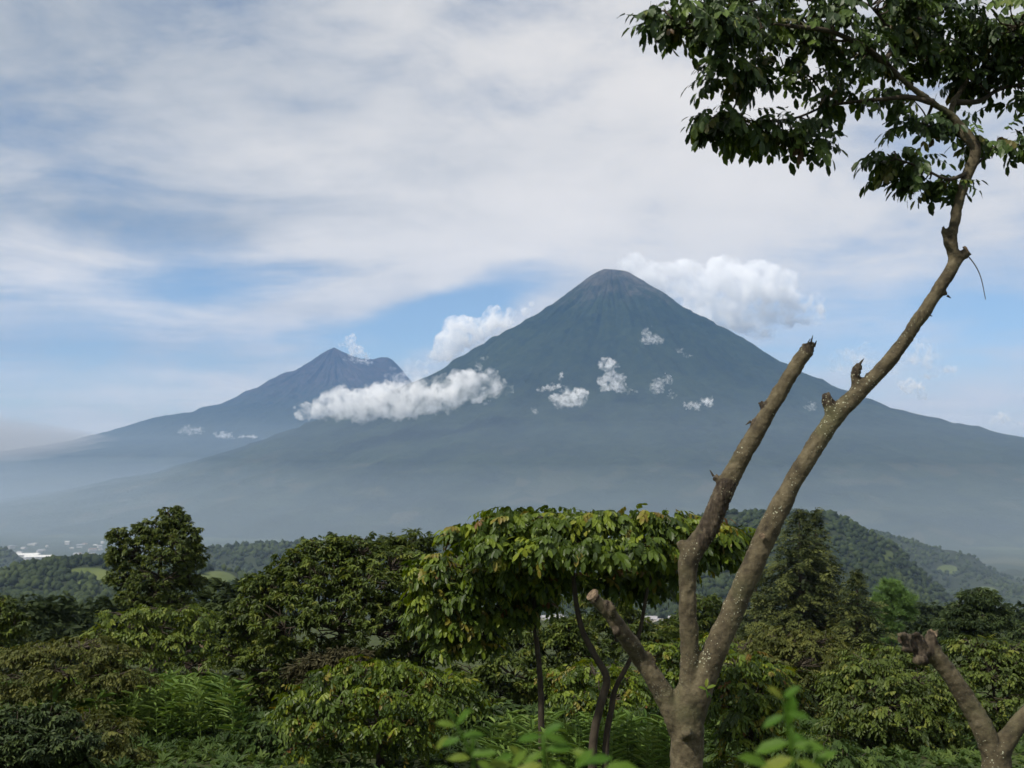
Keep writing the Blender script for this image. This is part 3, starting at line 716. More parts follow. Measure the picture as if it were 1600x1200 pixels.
def tree(label, Y, clumps, kind, mat, size, base_px=None, trunks=None, subs=16, per=10, bark='bark_dark', parts=0, seed=1, name='tree', cat='tree',
         group=None, up=0.35, red=0.05, droop=-0.15, spread=0.55, limb_r=None, extra_root=None, squash=1.0):
    """clumps: (px, py, rx, ry[, dY[, weight]]) in pixels at distance Y"""
    g = np.random.default_rng(seed * 13 + 5)
    k = Y / F
    bx = base_px if base_px is not None else float(np.mean([c[0] for c in clumps]))
    x0 = (bx - 800) * k
    base = np.array((x0, Y, float(ground_z(x0, Y))))
    if extra_root is None:
        root = link(name, None, loc=base); tag(root, label, cat, group)
    else: root, base = extra_root
    cl = []
    for c in clumps:
        dY = c[4] if len(c) > 4 else 0.0
        cl.append((P(c[0], c[1], Y + dY), np.array((c[2] * k * (0.5 + 0.5 * squash), max(c[2], c[3]) * k * 0.8, c[3] * k * squash)), c[5] if len(c) > 5 else 1.0))
    top = cl[int(np.argmax([c[0][2] for c in cl]))][0]
    cen = np.mean([c[0] for c in cl], axis=0); low = min(c[0][2] - 0.3 * c[1][2] for c in cl)
    skel = []
    if trunks is None:
        r0 = limb_r or max(0.07, 0.022 * (top[2] - base[2]))
        mid = np.array((base[0] * 0.5 + cen[0] * 0.5 + g.uniform(-.2, .2), Y, base[2] * 0.5 + low * 0.5))
        pth = np.array([(*(base - (0, 0, 0.3)), r0 * 1.25), (*mid, r0), (cen[0], cen[1], low, r0 * 0.75), (cen[0] * 0.6 + top[0] * 0.4, cen[1], cen[2] * 0.5 + top[2] * 0.5, r0 * 0.3)])
        trunks = [('trunk', pth)]
    for pn, pth in trunks:
        sm = catmull(pth, 5)
        v, f = tube(sm, 10, 0.06, seed=seed)
        link(pn, mesh_np(pn, v - base, f, MATS[bark], smooth=True), root)
        skel.append(sm)
    SK = np.concatenate(skel)
    # limbs to the clumps, nearest first
    twigs = Acc()
    rb = (limb_r or 0.06) * 0.45
    order = sorted(range(len(cl)), key=lambda i: np.min(np.linalg.norm(SK[:, :3] - cl[i][0], axis=1)))
    LP, LM, LR = [], [], []
    for i in order:
        c, rad, wgt = cl[i]
        low_c = c - np.array((0, 0, rad[2] * 0.4))
        dd = np.linalg.norm(SK[:, :3] - low_c, axis=1) + 0.8 * np.clip(SK[:, 2] - low_c[2], 0, 9)
        s = SK[int(np.argmin(dd))]
        ln = np.linalg.norm(low_c - s[:3])
        if ln > 0.15:
            r1 = min(s[3] * 0.75, rb * (0.6 + 0.25 * ln)); r1 = max(r1, 0.008)
            m1 = s[:3] * 0.6 + low_c * 0.4 + g.normal(size=3) * ln * 0.07 + np.array((0, 0, ln * 0.06))
            pth = catmull(np.array([(*s[:3], r1), (*m1, r1 * 0.8), (*low_c, r1 * 0.5)]), 5)
            v, f = tube(pth, 6, 0.05, seed=seed + i)
            link('branch', mesh_np('branch', v - base, f, MATS[bark], smooth=True), root)
            SK = np.vstack([SK, pth])
        n = max(3, int(subs * wgt))
        d = g.normal(size=(n * 3, 3)); d /= np.linalg.norm(d, axis=1)[:, None]
        d = d[d[:, 2] > -up - g.uniform(0, 0.4, len(d))][:n]
        u = g.uniform(0.25, 1, len(d)) ** 0.45
        sp = c + d * u[:, None] * rad
        for q_, dq in zip(sp, d):
            dist = np.linalg.norm(SK[:, :3] - q_, axis=1); j = int(np.argmin(dist))
            a = SK[j][:3]
            mm = (a + q_) / 2 + g.normal(size=3) * dist[j] * 0.12
            tp = np.array([(*a, 0.011), (*mm, 0.008), (*q_, 0.005)]); tp[:, 3] *= max(1.0, k / 0.008)
            v, f = tube(tp, 3, cap=False); twigs.add(v, f)
            m = max(2, int(per * g.uniform(0.6, 1.4)))
            hd = math.atan2(dq[1], dq[0]) + g.normal(size=m) * 1.1
            rr = size * spread * g.uniform(0.1, 1.3, m)
            pos = q_ + np.stack([np.cos(hd) * rr, np.sin(hd) * rr, size * g.uniform(-0.25, 0.35, m)], -1)
            LP.append(pos); LM.append(frames(hd + g.normal(size=m) * 0.4, droop + g.normal(size=m) * 0.30, g.normal(size=m) * 0.35, size * g.uniform(0.65, 1.15, m)))
            tone = g.normal() * 0.12
            rv = np.clip(0.42 + tone + 0.20 * g.normal(size=m), 0.02, 0.9)
            rv = np.where(g.uniform(0, 1, m) < red * (1.0 + 1.5 * max(dq[2], 0)), g.uniform(0.92, 1.0, m), rv)
            LR.append(rv)
    LP = np.concatenate(LP); LM = np.concatenate(LM); LR = np.concatenate(LR)
    var = g.integers(0, len(TEMPL[kind]), len(LP))
    pick = np.zeros(len(LP), bool)
    if parts:
        tip = LP + LM[:, :, 0] * 0.5
        px, py, dp = project(tip)
        ok = (px > -10) & (px < 1610) & (py > -10) & (py < 1205)
        cell = max(6.0, size * 0.45 * F / Y)
        key = (px // cell).astype(int) * 10000 + (py // cell).astype(int)
        idx = np.where(ok)[0]; idx = idx[np.argsort(dp[idx])]
        _, first = np.unique(key[idx], return_index=True)
        front = idx[first]
        sc = np.linalg.norm(LM[front, :, 0], axis=1) / dp[front]
        pick[front[np.argsort(-sc)][:parts]] = True
    acc = Acc()
    for q in range(len(TEMPL[kind])):
        s = (var == q) & ~pick
        acc.inst(*TEMPL[kind][q], LM[s], LP[s], LR[s])
    crown = link('crown', acc.mesh('crown', MATS[mat], off=base), root); crown['kind'] = 'stuff'
    for i in np.where(pick)[0]:
        o = bpy.data.objects.new('leaf', leaf_mesh(kind, int(var[i]), mat, min(7, int(LR[i] * 8)))); col.objects.link(o)
        o.parent = crown
        M = Matrix([[*LM[i][r], LP[i][r] - base[r]] for r in range(3)] + [[0, 0, 0, 1]])
        o.matrix_basis = M
    tw = link('twigs', twigs.mesh('twigs', MATS['twig'], True, base), root); tw['kind'] = 'stuff'
    return root

# --- the pruned tree in front -------------------------------------------------
HY = 8.6
def hero_wood(label, name, Y, base, strokes, stubs, wear_pts, lich, voxel, seed):
    """one continuous trunk with its limbs: tubes united by a voxel remesh, then roughened"""
    root = link(name, None, loc=base); tag(root, label, 'tree')
    acc = Acc()
    for pts in strokes:
        q = px_path(pts, Y); q[:, 3] *= 0.80
        v, f = tube(catmull(q, 7), 14, 0.03, seed=seed); acc.add(v, f)
    g = np.random.default_rng(seed)
    for pts in stubs:
        v, f = tube(catmull(px_path(pts, Y), 4), 9, 0.16, seed=seed + len(acc.v)); acc.add(v, f)
    me = remesh(np.concatenate(acc.v) - base, np.concatenate(acc.f), voxel)
    for it in range(2):
        v = verts_of(me); e = np.empty(len(me.edges) * 2, np.int32); me.edges.foreach_get('vertices', e); e = e.reshape(-1, 2)
        s = np.zeros_like(v); c = np.zeros(len(v))
        np.add.at(s, e[:, 0], v[e[:, 1]]); np.add.at(s, e[:, 1], v[e[:, 0]]); np.add.at(c, e[:, 0], 1); np.add.at(c, e[:, 1], 1)
        v = v * 0.4 + 0.6 * s / c[:, None]
        me.vertices.foreach_set('co', v.astype(np.float32).ravel()); me.update()
    v = verts_of(me); nrm = normals_of(me)
    d = np.array([mnoise.fractal(Vector(q * 6), 0.8, 2.0, 4) * 0.008 + mnoise.fractal(Vector(q * 26), 0.8, 2.0, 3) * 0.004 for q in v])
    wr = np.zeros(len(v)); W = v + base
    for (px, py, rr, dY) in wear_pts:
        c = P(px, py, Y + dY); wr = np.maximum(wr, np.clip(1.3 - np.linalg.norm(W - c, axis=1) / (rr * Y / F), 0, 1))
    # torn wood: long grooves
    groove = np.array([mnoise.fractal(Vector((q[0] * 60 + q[2] * 18, q[1] * 60, q[2] * 6)), 0.9, 2.0, 3) for q in v]) * 0.016 * wr
    v = v + nrm * (d + groove)[:, None]
    me.vertices.foreach_set('co', v.astype(np.float32).ravel())
    px, py, _ = project(W)
    lic = np.clip(lich(px, py), 0, 1)
    for an, av in (('wear', wr), ('lichen', lic)):
        at = me.attributes.new(an, 'FLOAT', 'POINT'); at.data.foreach_set('value', av.astype(np.float32))
    me.polygons.foreach_set('use_smooth', np.full(len(me.polygons), True)); me.update()
    me.materials.clear(); me.materials.append(MATS['bark_hero'])
    link('trunk', me, root)
    return root

def cut_face(root, base, px, py, rpx, Y, normal, name='cut_end', mat='cut_wood'):
    """a sawn end: irregular, slightly dished disc with a thickness"""
    g = np.random.default_rng(int(px)); c = P(px, py, Y); n = Vector(normal).normalized(); q = n.to_track_quat('Z', 'Y').to_matrix()
    r = rpx * Y / F; a = np.linspace(0, 2 * math.pi, 14, endpoint=False); k = r * (1 + 0.12 * g.uniform(-1, 1, 14))
    ring = np.stack([np.cos(a) * k, np.sin(a) * k, g.uniform(-.1, .1, 14) * r], -1)
    v = np.vstack([ring * (1, 1, 1), ring * 0.5 + (0, 0, -0.06 * r), ring * (1.05, 1.05, 1) + (0, 0, -0.5 * r), [(0, 0, -0.02 * r)]])
    f = []
    for i in range(14):
        j = (i + 1) % 14
        f += [(i, j, 14 + j), (i, 14 + j, 14 + i), (14 + i, 14 + j, 42), (i, 28 + i, 28 + j), (i, 28 + j, j)]
    v = v @ np.array(q).T + c
    link(name, mesh_np(name, v - base, np.array(f), MATS[mat]), root)

hx = P(1072, 1200, HY)[0]
hbase = np.array((hx, HY, float(ground_z(hx, HY))))
by = 1200 + (P(1072, 1200, HY)[2] - hbase[2]) * F / HY
trunk_pts = [(1074, by + 40, 46), (1074, by - 20, 40), (1073, 1230, 34), (1074, 1160, 32), (1075, 1110, 31), (1078, 1075, 26)]
limb_c = [(1074, 1130, 24), (1077, 1080, 21), (1078, 1020, 18), (1075, 960, 17.5), (1075, 905, 18), (1079, 868, 21), (1104, 830, 20), (1122, 790, 20), (1140, 748, 19), (1170, 695, 17), (1205, 636, 15.5), (1240, 578, 14.5), (1262, 545, 13)]
limb_r = [(1078, 1140, 24), (1092, 1085, 25), (1108, 1040, 24), (1130, 988, 23), (1158, 925, 22), (1187, 860, 21), (1212, 805, 21), (1240, 752, 18.5), (1272, 700, 17.5), (1302, 655, 18), (1340, 614, 16), (1388, 566, 14), (1430, 508, 13), (1466, 452, 12.5), (1490, 412, 12), (1487, 378, 11), (1496, 325, 10), (1511, 275, 10), (1524, 238, 11), (1514, 212, 9), (1482, 178, 8), (1442, 150, 7, -0.1), (1402, 118, 6, -0.2), (1372, 92, 5, -0.3)]
limb_l = [(1066, 1150, 22), (1050, 1110, 22), (1026, 1066, 19), (1000, 1028, 17), (976, 992, 16.5, -.1), (950, 958, 13, -.15), (926, 932, 10.5, -.2)]
up2 = [(1520, 228, 8), (1500, 205, 8), (1487, 185, 7, .15), (1490, 160, 6, .3), (1510, 125, 5, .5), (1520, 80, 4, .7)]
stubs = [[(1490, 412, 9), (1503, 400, 8), (1511, 392, 7.5)], [(1484, 385, 7), (1476, 368, 5), (1473, 353, 3)],
         [(1302, 655, 10), (1294, 632, 9), (1291, 615, 6)], [(1294, 640, 6), (1306, 630, 4)], [(1340, 612, 10), (1336, 592, 8), (1340, 575, 7), (1345, 566, 3)], [(1336, 590, 5), (1329, 588, 3)],
         [(1140, 755, 9), (1122, 750, 6), (1115, 744, 6)], [(1200, 650, 6), (1184, 660, 4), (1173, 658, 3)], [(1205, 636, 6), (1192, 634, 5), (1188, 628, 4)], [(1218, 615, 5), (1208, 606, 3)],
         [(1214, 800, 8), (1202, 797, 4)], [(1295, 668, 7), (1276, 678, 6)], [(962, 968, 8, -.1), (952, 945, 6, -.2), (948, 938, 5, -.2)], [(958, 965, 6, -.2), (957, 950, 5, -.25), (957, 944, 4, -.25)],
         [(985, 1000, 8), (968, 990, 7, -.15), (960, 988, 5, -.2)], [(1000, 1028, 10), (1012, 1024, 8), (1022, 1036, 5)], [(1080, 870, 14), (1066, 852, 9), (1060, 846, 6)], [(1076, 868, 10), (1092, 862, 12)],
         [(1075, 1150, 10, -.12), (1072, 1142, 7, -.2)], [(1468, 458, 7), (1481, 459, 3)], [(1262, 545, 9), (1270, 534, 5)], [(1258, 548, 7), (1258, 536, 3)], [(1190, 862, 10), (1178, 852, 9)], [(1108, 1035, 14), (1118, 1018, 14)]]
hero_wear = [(1125, 790, 26, -.05), (1112, 820, 26, -.05), (1133, 765, 22, -.05), (1100, 845, 18, -.05), (1262, 545, 16, 0), (1340, 575, 22, 0), (1292, 618, 22, 0), (1190, 630, 12, 0), (1175, 658, 10, 0), (1114, 744, 12, 0),
             (952, 944, 14, -.2), (958, 950, 12, -.2), (960, 988, 14, -.2), (926, 932, 14, -.2), (1022, 1036, 12, 0), (1250, 600, 10, .1)]
hero = hero_wood('tall pruned tree with bare lichen-spotted limbs and a leafy crown at upper right', 'tree', HY, hbase, [trunk_pts, limb_c, limb_r, limb_l, up2], stubs, hero_wear,
                 lambda px, py: np.where(px > 1085, 1.0, 0.45) * np.clip((1130 - py) / 100, 0, 1) * np.clip((py - 420) / 250, 0.15, 1), 0.0135, 5)
cut_face(hero, hbase, 924, 929, 10, HY - .2, (-0.7, -0.35, 0.6))
cut_face(hero, hbase, 1513, 391, 8, HY, (0.75, -0.3, 0.5))
cut_face(hero, hbase, 1191, 837, 4.5, HY - 0.115, (0.0, -1, 0.1), 'knot')
sp = Acc()
for px, py, dx, dy in [(1266, 540, 4, -16), (1258, 545, 8, -16), (1272, 542, 4, -10), (1344, 568, 6, -8), (1173, 658, -8, 6), (1115, 744, -6, -10), (1480, 462, 6, 4), (1450, 492, 7, 2)]:
    v, f = tube(px_path([(px, py, 2.2), (px + dx * .5, py + dy * .5, 1.5), (px + dx, py + dy, 0.4)], HY), 5); sp.add(v, f)
link('splinter', sp.mesh('splinter', MATS['twig'], off=hbase), hero)['kind'] = 'stuff'
v, f = tube(catmull(px_path([(1511, 398, 1.0), (1524, 415, 0.9), (1533, 435, 0.8), (1540, 468, 0.6)], HY), 5), 5)
link('dead_twig', mesh_np('dead_twig', v - hbase, f, MATS['twig']), hero)
hero_branches = [('branch', px_path([(1458, 160, 6, -.1), (1420, 152, 4, -.1), (1370, 156, 3.2, -.1), (1330, 160, 2.6, 0), (1290, 165, 2, 0)], HY)),
                 ('branch', px_path([(1402, 118, 6, -.2), (1360, 80, 5, -.4), (1300, 50, 4, -.6), (1230, 40, 3, -.8)], HY)),
                 ('branch', px_path([(1492, 160, 5, .3), (1530, 158, 4, .4), (1560, 140, 3, .5), (1600, 130, 2.5, .6)], HY)),
                 ('branch', px_path([(1380, 100, 4.5, -.2), (1410, 50, 4, .2), (1430, 10, 3, .4)], HY)),
                 ('branch', px_path([(1513, 270, 4, 0), (1480, 280, 2.5, -.1), (1440, 262, 2, -.1), (1400, 248, 1.5, -.15)], HY)),
                 ('branch', px_path([(1290, 165, 2, 0), (1240, 185, 1.8, -.1), (1180, 190, 1.4, -.2)], HY))]
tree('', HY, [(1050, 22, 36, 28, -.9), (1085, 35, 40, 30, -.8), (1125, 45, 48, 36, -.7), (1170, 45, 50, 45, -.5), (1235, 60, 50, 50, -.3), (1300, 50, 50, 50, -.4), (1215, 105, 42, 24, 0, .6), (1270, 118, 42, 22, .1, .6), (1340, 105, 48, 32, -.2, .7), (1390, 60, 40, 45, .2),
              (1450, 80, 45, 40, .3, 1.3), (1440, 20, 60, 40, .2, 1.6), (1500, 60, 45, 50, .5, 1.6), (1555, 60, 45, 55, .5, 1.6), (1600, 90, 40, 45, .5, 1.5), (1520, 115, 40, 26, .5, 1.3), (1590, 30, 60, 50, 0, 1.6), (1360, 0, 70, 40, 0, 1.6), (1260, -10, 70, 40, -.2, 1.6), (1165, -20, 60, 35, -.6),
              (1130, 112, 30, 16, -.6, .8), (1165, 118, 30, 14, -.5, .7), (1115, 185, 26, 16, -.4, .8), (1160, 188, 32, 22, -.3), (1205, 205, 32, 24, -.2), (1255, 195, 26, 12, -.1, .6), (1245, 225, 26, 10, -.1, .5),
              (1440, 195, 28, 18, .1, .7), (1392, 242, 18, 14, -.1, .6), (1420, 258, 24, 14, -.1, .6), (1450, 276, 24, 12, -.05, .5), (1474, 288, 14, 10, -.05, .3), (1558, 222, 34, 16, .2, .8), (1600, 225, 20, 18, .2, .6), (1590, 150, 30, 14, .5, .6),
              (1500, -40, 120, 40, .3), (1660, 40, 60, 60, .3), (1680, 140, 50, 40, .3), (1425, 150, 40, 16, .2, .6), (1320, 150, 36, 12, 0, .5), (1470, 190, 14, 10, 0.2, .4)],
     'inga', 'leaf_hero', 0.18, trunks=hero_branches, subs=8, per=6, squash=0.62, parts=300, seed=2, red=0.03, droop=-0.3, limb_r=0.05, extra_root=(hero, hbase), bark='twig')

# --- the lopped tree at the lower right ---------------------------------------
SY = 7.4
sx = P(1556, 1200, SY)[0]; sbase = np.array((sx, SY, float(ground_z(sx, SY))))
sby = 1200 + (P(1556, 1200, SY)[2] - sbase[2]) * F / SY
stump = hero_wood('lopped stump with two bare limbs at the lower right corner', 'tree', SY, sbase,
    [[(1562, sby + 30, 44), (1560, 1260, 32), (1558, 1200, 28), (1554, 1168, 26)], [(1554, 1185, 22), (1534, 1135, 20), (1512, 1098, 18), (1490, 1062, 17), (1468, 1032, 17), (1452, 1018, 18)],
     [(1560, 1180, 20), (1580, 1145, 18), (1604, 1118, 17), (1640, 1080, 16), (1690, 1020, 14), (1740, 940, 12)], [(1456, 1024, 17), (1432, 1008, 14, -.05), (1416, 1000, 11, -.1), (1410, 998, 8, -.12)]],
    [[(1452, 1015, 12), (1454, 1002, 9), (1456, 992, 7)], [(1416, 1000, 9, -.1), (1412, 1006, 6, -.15)], [(1440, 1026, 10, -.05), (1432, 1020, 7, -.1)], [(1505, 1080, 9), (1513, 1076, 4), (1520, 1098, 4), (1524, 1116, 2)], [(1462, 1012, 8), (1470, 1014, 4)], [(1420, 998, 9, -.1), (1408, 992, 5, -.16), (1404, 994, 2, -.2)], [(1424, 1012, 8, -.1), (1414, 1016, 5, -.16), (1410, 1013, 2, -.18)], [(1436, 1000, 9, -.05), (1432, 990, 5, -.1), (1428, 988, 2, -.1)], [(1444, 1030, 11, -.1), (1430, 1032, 6, -.15)], [(1456, 996, 7), (1452, 988, 3), (1450, 984, 1.2)], [(1458, 994, 6, .03), (1464, 987, 3, .05), (1466, 983, 1.2, .05)]],
    [(1440, 1010, 34, -.1), (1425, 1004, 30, -.1), (1412, 1000, 30, -.1), (1452, 1000, 16, 0), (1515, 1085, 12, 0)], lambda px, py: np.where(py > 1125, 1.0, 0.1), 0.0135, 9)
cut_face(stump, sbase, 1457, 990, 7, SY, (0.2, -0.8, 0.6)); cut_face(stump, sbase, 1408, 998, 7, SY - .12, (-0.8, -0.6, 0.2), mat='cut_wood_rotten')

# --- leafy trees --------------------------------------------------------------
tree('flat-topped shade tree with big drooping leaves behind the pruned trunk', 15.5,
     [(745, 830, 40, 22, -.2), (800, 812, 45, 20, -.4), (860, 810, 45, 18, -.5), (925, 812, 45, 18, -.5), (985, 812, 45, 18, -.4), (1045, 815, 40, 18, -.3), (1100, 826, 36, 18, 0), (1145, 838, 30, 16, .2),
      (790, 850, 45, 20, -.7), (860, 850, 50, 20, -.9), (930, 852, 50, 20, -.9), (1000, 850, 45, 18, -.7), (1060, 860, 36, 16, -.4), (1120, 868, 28, 14, .1, .7), (900, 868, 60, 12, .2), (970, 868, 50, 12, .4), (840, 868, 50, 12, .3), (790, 892, 45, 16, .3), (850, 898, 45, 16, .6), (920, 900, 50, 14, .7), (985, 898, 45, 14, .7), (1040, 890, 36, 14, .5, .8), (1010, 918, 30, 12, .9, .6)],
     'inga', 'leaf_shade_tree', 0.235, base_px=940, subs=19, per=7, squash=0.7, parts=300, seed=3, red=0.035, limb_r=0.05, droop=-0.3,
     trunks=[('trunk', px_path([(925, 1215, 7), (928, 1150, 6.5), (940, 1095, 6.2), (948, 1060, 6), (930, 1025, 5), (910, 985, 4.5), (900, 940, 4), (895, 890, 3)], 15.5)),
             ('trunk', px_path([(945, 1215, 5.5), (948, 1150, 5), (955, 1110, 4.6), (962, 1075, 4.2), (985, 1030, 3.5), (1000, 985, 3), (1010, 930, 2.6), (1020, 890, 2)], 15.6))])
tree('slender-trunked shade tree with dark layered crown left of the flat-topped one', 16.5,
     [(668, 890, 24, 16, -.3, .7), (715, 880, 40, 24, -.2), (770, 870, 40, 24, 0), (690, 925, 36, 22, -.2), (745, 920, 44, 26, -.2), (805, 910, 40, 24, .1), (680, 965, 32, 20, -.1), (730, 965, 42, 22, -.1), (785, 955, 40, 22, .1), (690, 1000, 30, 14, 0, .7), (740, 1000, 36, 14, 0, .8), (835, 930, 34, 18, .3)],
     'inga', 'leaf_shade_tree', 0.235, base_px=842, subs=18, per=7, squash=0.75, parts=300, seed=4, red=0.05, limb_r=0.06, droop=-0.3,
     trunks=[('trunk', px_path([(846, 1230, 6), (846, 1140, 5), (844, 1060, 4.3), (838, 1000, 3.8), (834, 950, 3.4), (842, 905, 2.8)], 16.5))])
tree('big round leafy tree left of centre', 27,
     [(510, 858, 42, 26, 0), (560, 862, 45, 26, 0), (465, 885, 45, 28, -.3), (610, 880, 45, 26, -.2), (660, 905, 40, 28, 0), (420, 920, 42, 30, -.3), (500, 905, 55, 36, -.8), (570, 910, 55, 36, -.9), (625, 940, 50, 36, -.6), (385, 965, 38, 34, -.1), (445, 965, 55, 40, -.9), (520, 965, 60, 40, -1.3),
      (590, 975, 60, 40, -1.2), (655, 985, 45, 36, -.6), (375, 1020, 36, 36, 0), (430, 1030, 50, 40, -.8), (500, 1030, 60, 36, -1.1), (400, 1080, 45, 34, -.4), (690, 950, 36, 30, 0), (460, 1085, 40, 30, -.6), (570, 1035, 55, 30, -.5), (640, 1035, 50, 28, -.2), (690, 1010, 36, 28, .4), (560, 1075, 60, 26, 0), (660, 1075, 50, 26, 0.3)],
     'rosette', 'leaf_olive', 0.185, base_px=480, subs=62, per=7, parts=300, seed=5, limb_r=0.16, red=0.03, up=0.5)
tree('low spreading tree with bright leaves at bottom centre-left', 19,
     [(520, 1062, 40, 20, 0), (575, 1045, 42, 18, 0), (630, 1048, 42, 18, 0), (685, 1062, 40, 18, 0), (730, 1078, 28, 14, .1, .8), (480, 1090, 36, 20, -.2), (545, 1090, 50, 22, -.5), (610, 1085, 50, 20, -.6), (670, 1095, 45, 20, -.4), (725, 1105, 26, 14, 0, .7), (465, 1120, 28, 16, -.2, .8), (520, 1125, 45, 18, -.5), (590, 1130, 50, 18, -.6), (650, 1130, 40, 16, -.4), (560, 1155, 50, 14, 0, .8), (640, 1160, 40, 14, 0, .8), (490, 1160, 40, 18, .2, .8)],
     'inga_small', 'leaf_shade_tree', 0.225, base_px=610, subs=17, per=7, squash=0.8, parts=300, seed=6, limb_r=0.07, red=0.03, droop=-0.3)
tree('tall slim tree rising against the valley haze at left', 42,
     [(272, 812, 22, 22, 0), (240, 830, 30, 22, 0), (285, 838, 26, 24, 0), (215, 862, 34, 26, 0), (265, 862, 38, 28, -.6), (300, 870, 20, 26, 0), (185, 838, 14, 14, 0, .5), (182, 870, 16, 16, 0, .6), (200, 900, 34, 26, 0), (250, 900, 44, 28, -.6), (295, 905, 22, 22, 0), (215, 930, 36, 24, -.3), (265, 935, 38, 24, -.4), (238, 965, 40, 22, -.2)],
     'rosette', 'leaf_tall', 0.21, base_px=238, subs=60, per=7, seed=7, limb_r=0.14, up=0.5, red=0.02)
tree('layered yellowish tree with a bare slanting limb at the foot of the tall tree', 37,
     [(200, 962, 36, 12, 0), (260, 955, 50, 10, 0), (310, 968, 30, 12, 0), (180, 990, 34, 14, 0), (235, 990, 45, 14, -.3), (290, 1000, 40, 14, -.3), (160, 1015, 30, 14, 0), (215, 1020, 40, 14, -.3), (300, 1035, 40, 14, -.2), (270, 1060, 40, 16, 0), (320, 1065, 24, 16, 0)],
     'inga_small', 'leaf_bright', 0.31, base_px=240, subs=20, per=7, seed=8, limb_r=0.09, up=0.2)
tree('brownish flat-crowned tree at the left', 25,
     [(20, 1030, 40, 16, 0), (70, 1015, 45, 14, 0), (125, 1008, 45, 14, 0), (175, 1020, 36, 14, 0), (45, 1055, 50, 16, -.4), (110, 1048, 55, 18, -.6), (175, 1052, 45, 16, -.3), (215, 1068, 26, 12, 0, .8), (70, 1080, 45, 14, -.3), (140, 1078, 50, 14, -.4), (10, 1085, 30, 18, 0)],
     'inga_small', 'leaf_brown', 0.20, base_px=78, subs=26, per=7, seed=9, limb_r=0.06, up=0.2)
tree('dark green tree cut by the left edge', 40, [(0, 955, 26, 22, 0), (20, 975, 22, 20, 0), (-30, 970, 40, 30, 0), (0, 1000, 36, 26, 0)], 'rosette', 'leaf_olive', 0.27, base_px=-10, subs=32, per=7, seed=10, up=0.5)
tree('small tree top showing behind the big round tree', 46, [(612, 850, 16, 12, 0), (650, 848, 26, 18, 0), (640, 870, 36, 16, 0), (640, 895, 36, 18, 0)], 'narrow', 'leaf_olive', 0.30, base_px=640, subs=34, per=7, seed=11, up=0.5)
tree('brown-tinged round-topped tree under the conifers', 31,
     [(1160, 1010, 36, 20, 0), (1215, 995, 40, 18, 0), (1270, 1000, 40, 18, 0), (1315, 1020, 30, 20, 0), (1190, 1035, 45, 20, -.4), (1250, 1030, 50, 22, -.6), (1305, 1055, 36, 22, -.2), (1240, 1065, 50, 22, -.3), (1290, 1090, 45, 24, 0), (1270, 1130, 50, 30, 0)],
     'inga_small', 'leaf_brown', 0.22, base_px=1240, subs=32, per=7, seed=12, up=0.4)
tree('bright-leaved tree just right of the pruned trunk', 17.5,
     [(1150, 1035, 36, 18, 0), (1195, 1050, 32, 18, 0), (1130, 1070, 30, 20, 0), (1175, 1080, 40, 20, -.4), (1225, 1085, 24, 18, 0), (1145, 1110, 40, 20, -.4), (1200, 1120, 40, 20, -.4), (1160, 1150, 45, 18, -.3), (1215, 1160, 36, 20, 0), (1170, 1185, 50, 18, -.2)],
     'inga_small', 'leaf_shade_tree', 0.20, base_px=1165, subs=18, per=7, parts=300, seed=13, limb_r=0.06, red=0.07, droop=-0.3)
tree('dark-based leafy tree between the pruned trunk and the stump', 23,
     [(1350, 1035, 36, 18, 0), (1395, 1025, 36, 16, .3), (1320, 1065, 30, 20, 0), (1370, 1060, 45, 20, -.4), (1430, 1055, 40, 20, -.2), (1335, 1095, 40, 20, -.4), (1395, 1095, 50, 22, -.7), (1455, 1090, 36, 22, -.3), (1350, 1130, 45, 22, -.6), (1415, 1130, 50, 22, -.7), (1470, 1130, 40, 22, -.3), (1380, 1165, 60, 22, -.5), (1450, 1170, 50, 22, -.4), (1310, 1150, 36, 24, 0)],
     'inga_small', 'leaf_olive', 0.215, base_px=1400, subs=24, per=7, parts=300, seed=14, limb_r=0.07, red=0.05, up=0.45)
tree('leafy tree behind the stump at the right edge', 26,
     [(1520, 1010, 36, 18, 0), (1570, 1015, 36, 20, 0), (1490, 1035, 36, 18, 0), (1545, 1045, 45, 22, -.5), (1600, 1045, 36, 24, 0), (1500, 1075, 40, 22, -.5), (1560, 1085, 50, 24, -.7), (1615, 1090, 40, 26, 0), (1520, 1120, 50, 26, -.5), (1590, 1130, 50, 28, -.5), (1640, 1040, 40, 30, 0), (1550, 1165, 60, 26, -.3), (1620, 1170, 50, 30, 0)],
     'inga_small', 'leaf_olive', 0.22, base_px=1560, subs=26, per=7, parts=300, seed=15, limb_r=0.08, red=0.04, up=0.45)
tree('dark rounded tree standing alone against the haze at right', 62,
     [(1530, 935, 26, 16, 0), (1505, 955, 26, 18, 0), (1550, 960, 22, 18, 0), (1525, 970, 36, 18, -.5), (1490, 985, 26, 16, 0), (1560, 975, 14, 10, 0, .6), (1515, 1000, 40, 18, 0), (1470, 1000, 20, 14, 0)],
     'narrow', 'leaf_dark', 0.40, base_px=1520, subs=40, per=7, seed=16, limb_r=0.2, up=0.5)
tree('small grey-green tree cut by the right edge', 70, [(1600, 985, 18, 14, 0), (1620, 995, 26, 20, 0), (1590, 1005, 22, 12, 0)], 'narrow', 'leaf_dark', 0.40, base_px=1610, subs=32, per=7, seed=17, up=0.5)
tree('yellow-green low tree under the flat-topped crown', 23,
     [(880, 1060, 34, 14, 0), (930, 1048, 36, 14, 0), (975, 1062, 30, 14, 0), (895, 1085, 40, 14, -.4), (955, 1088, 40, 14, -.4), (1010, 1085, 30, 14, 0), (920, 1110, 45, 14, -.2)],
     'inga_small', 'leaf_shade_tree', 0.22, base_px=930, subs=18, per=7, parts=200, seed=18, limb_r=0.05, red=0.05, droop=-0.3)
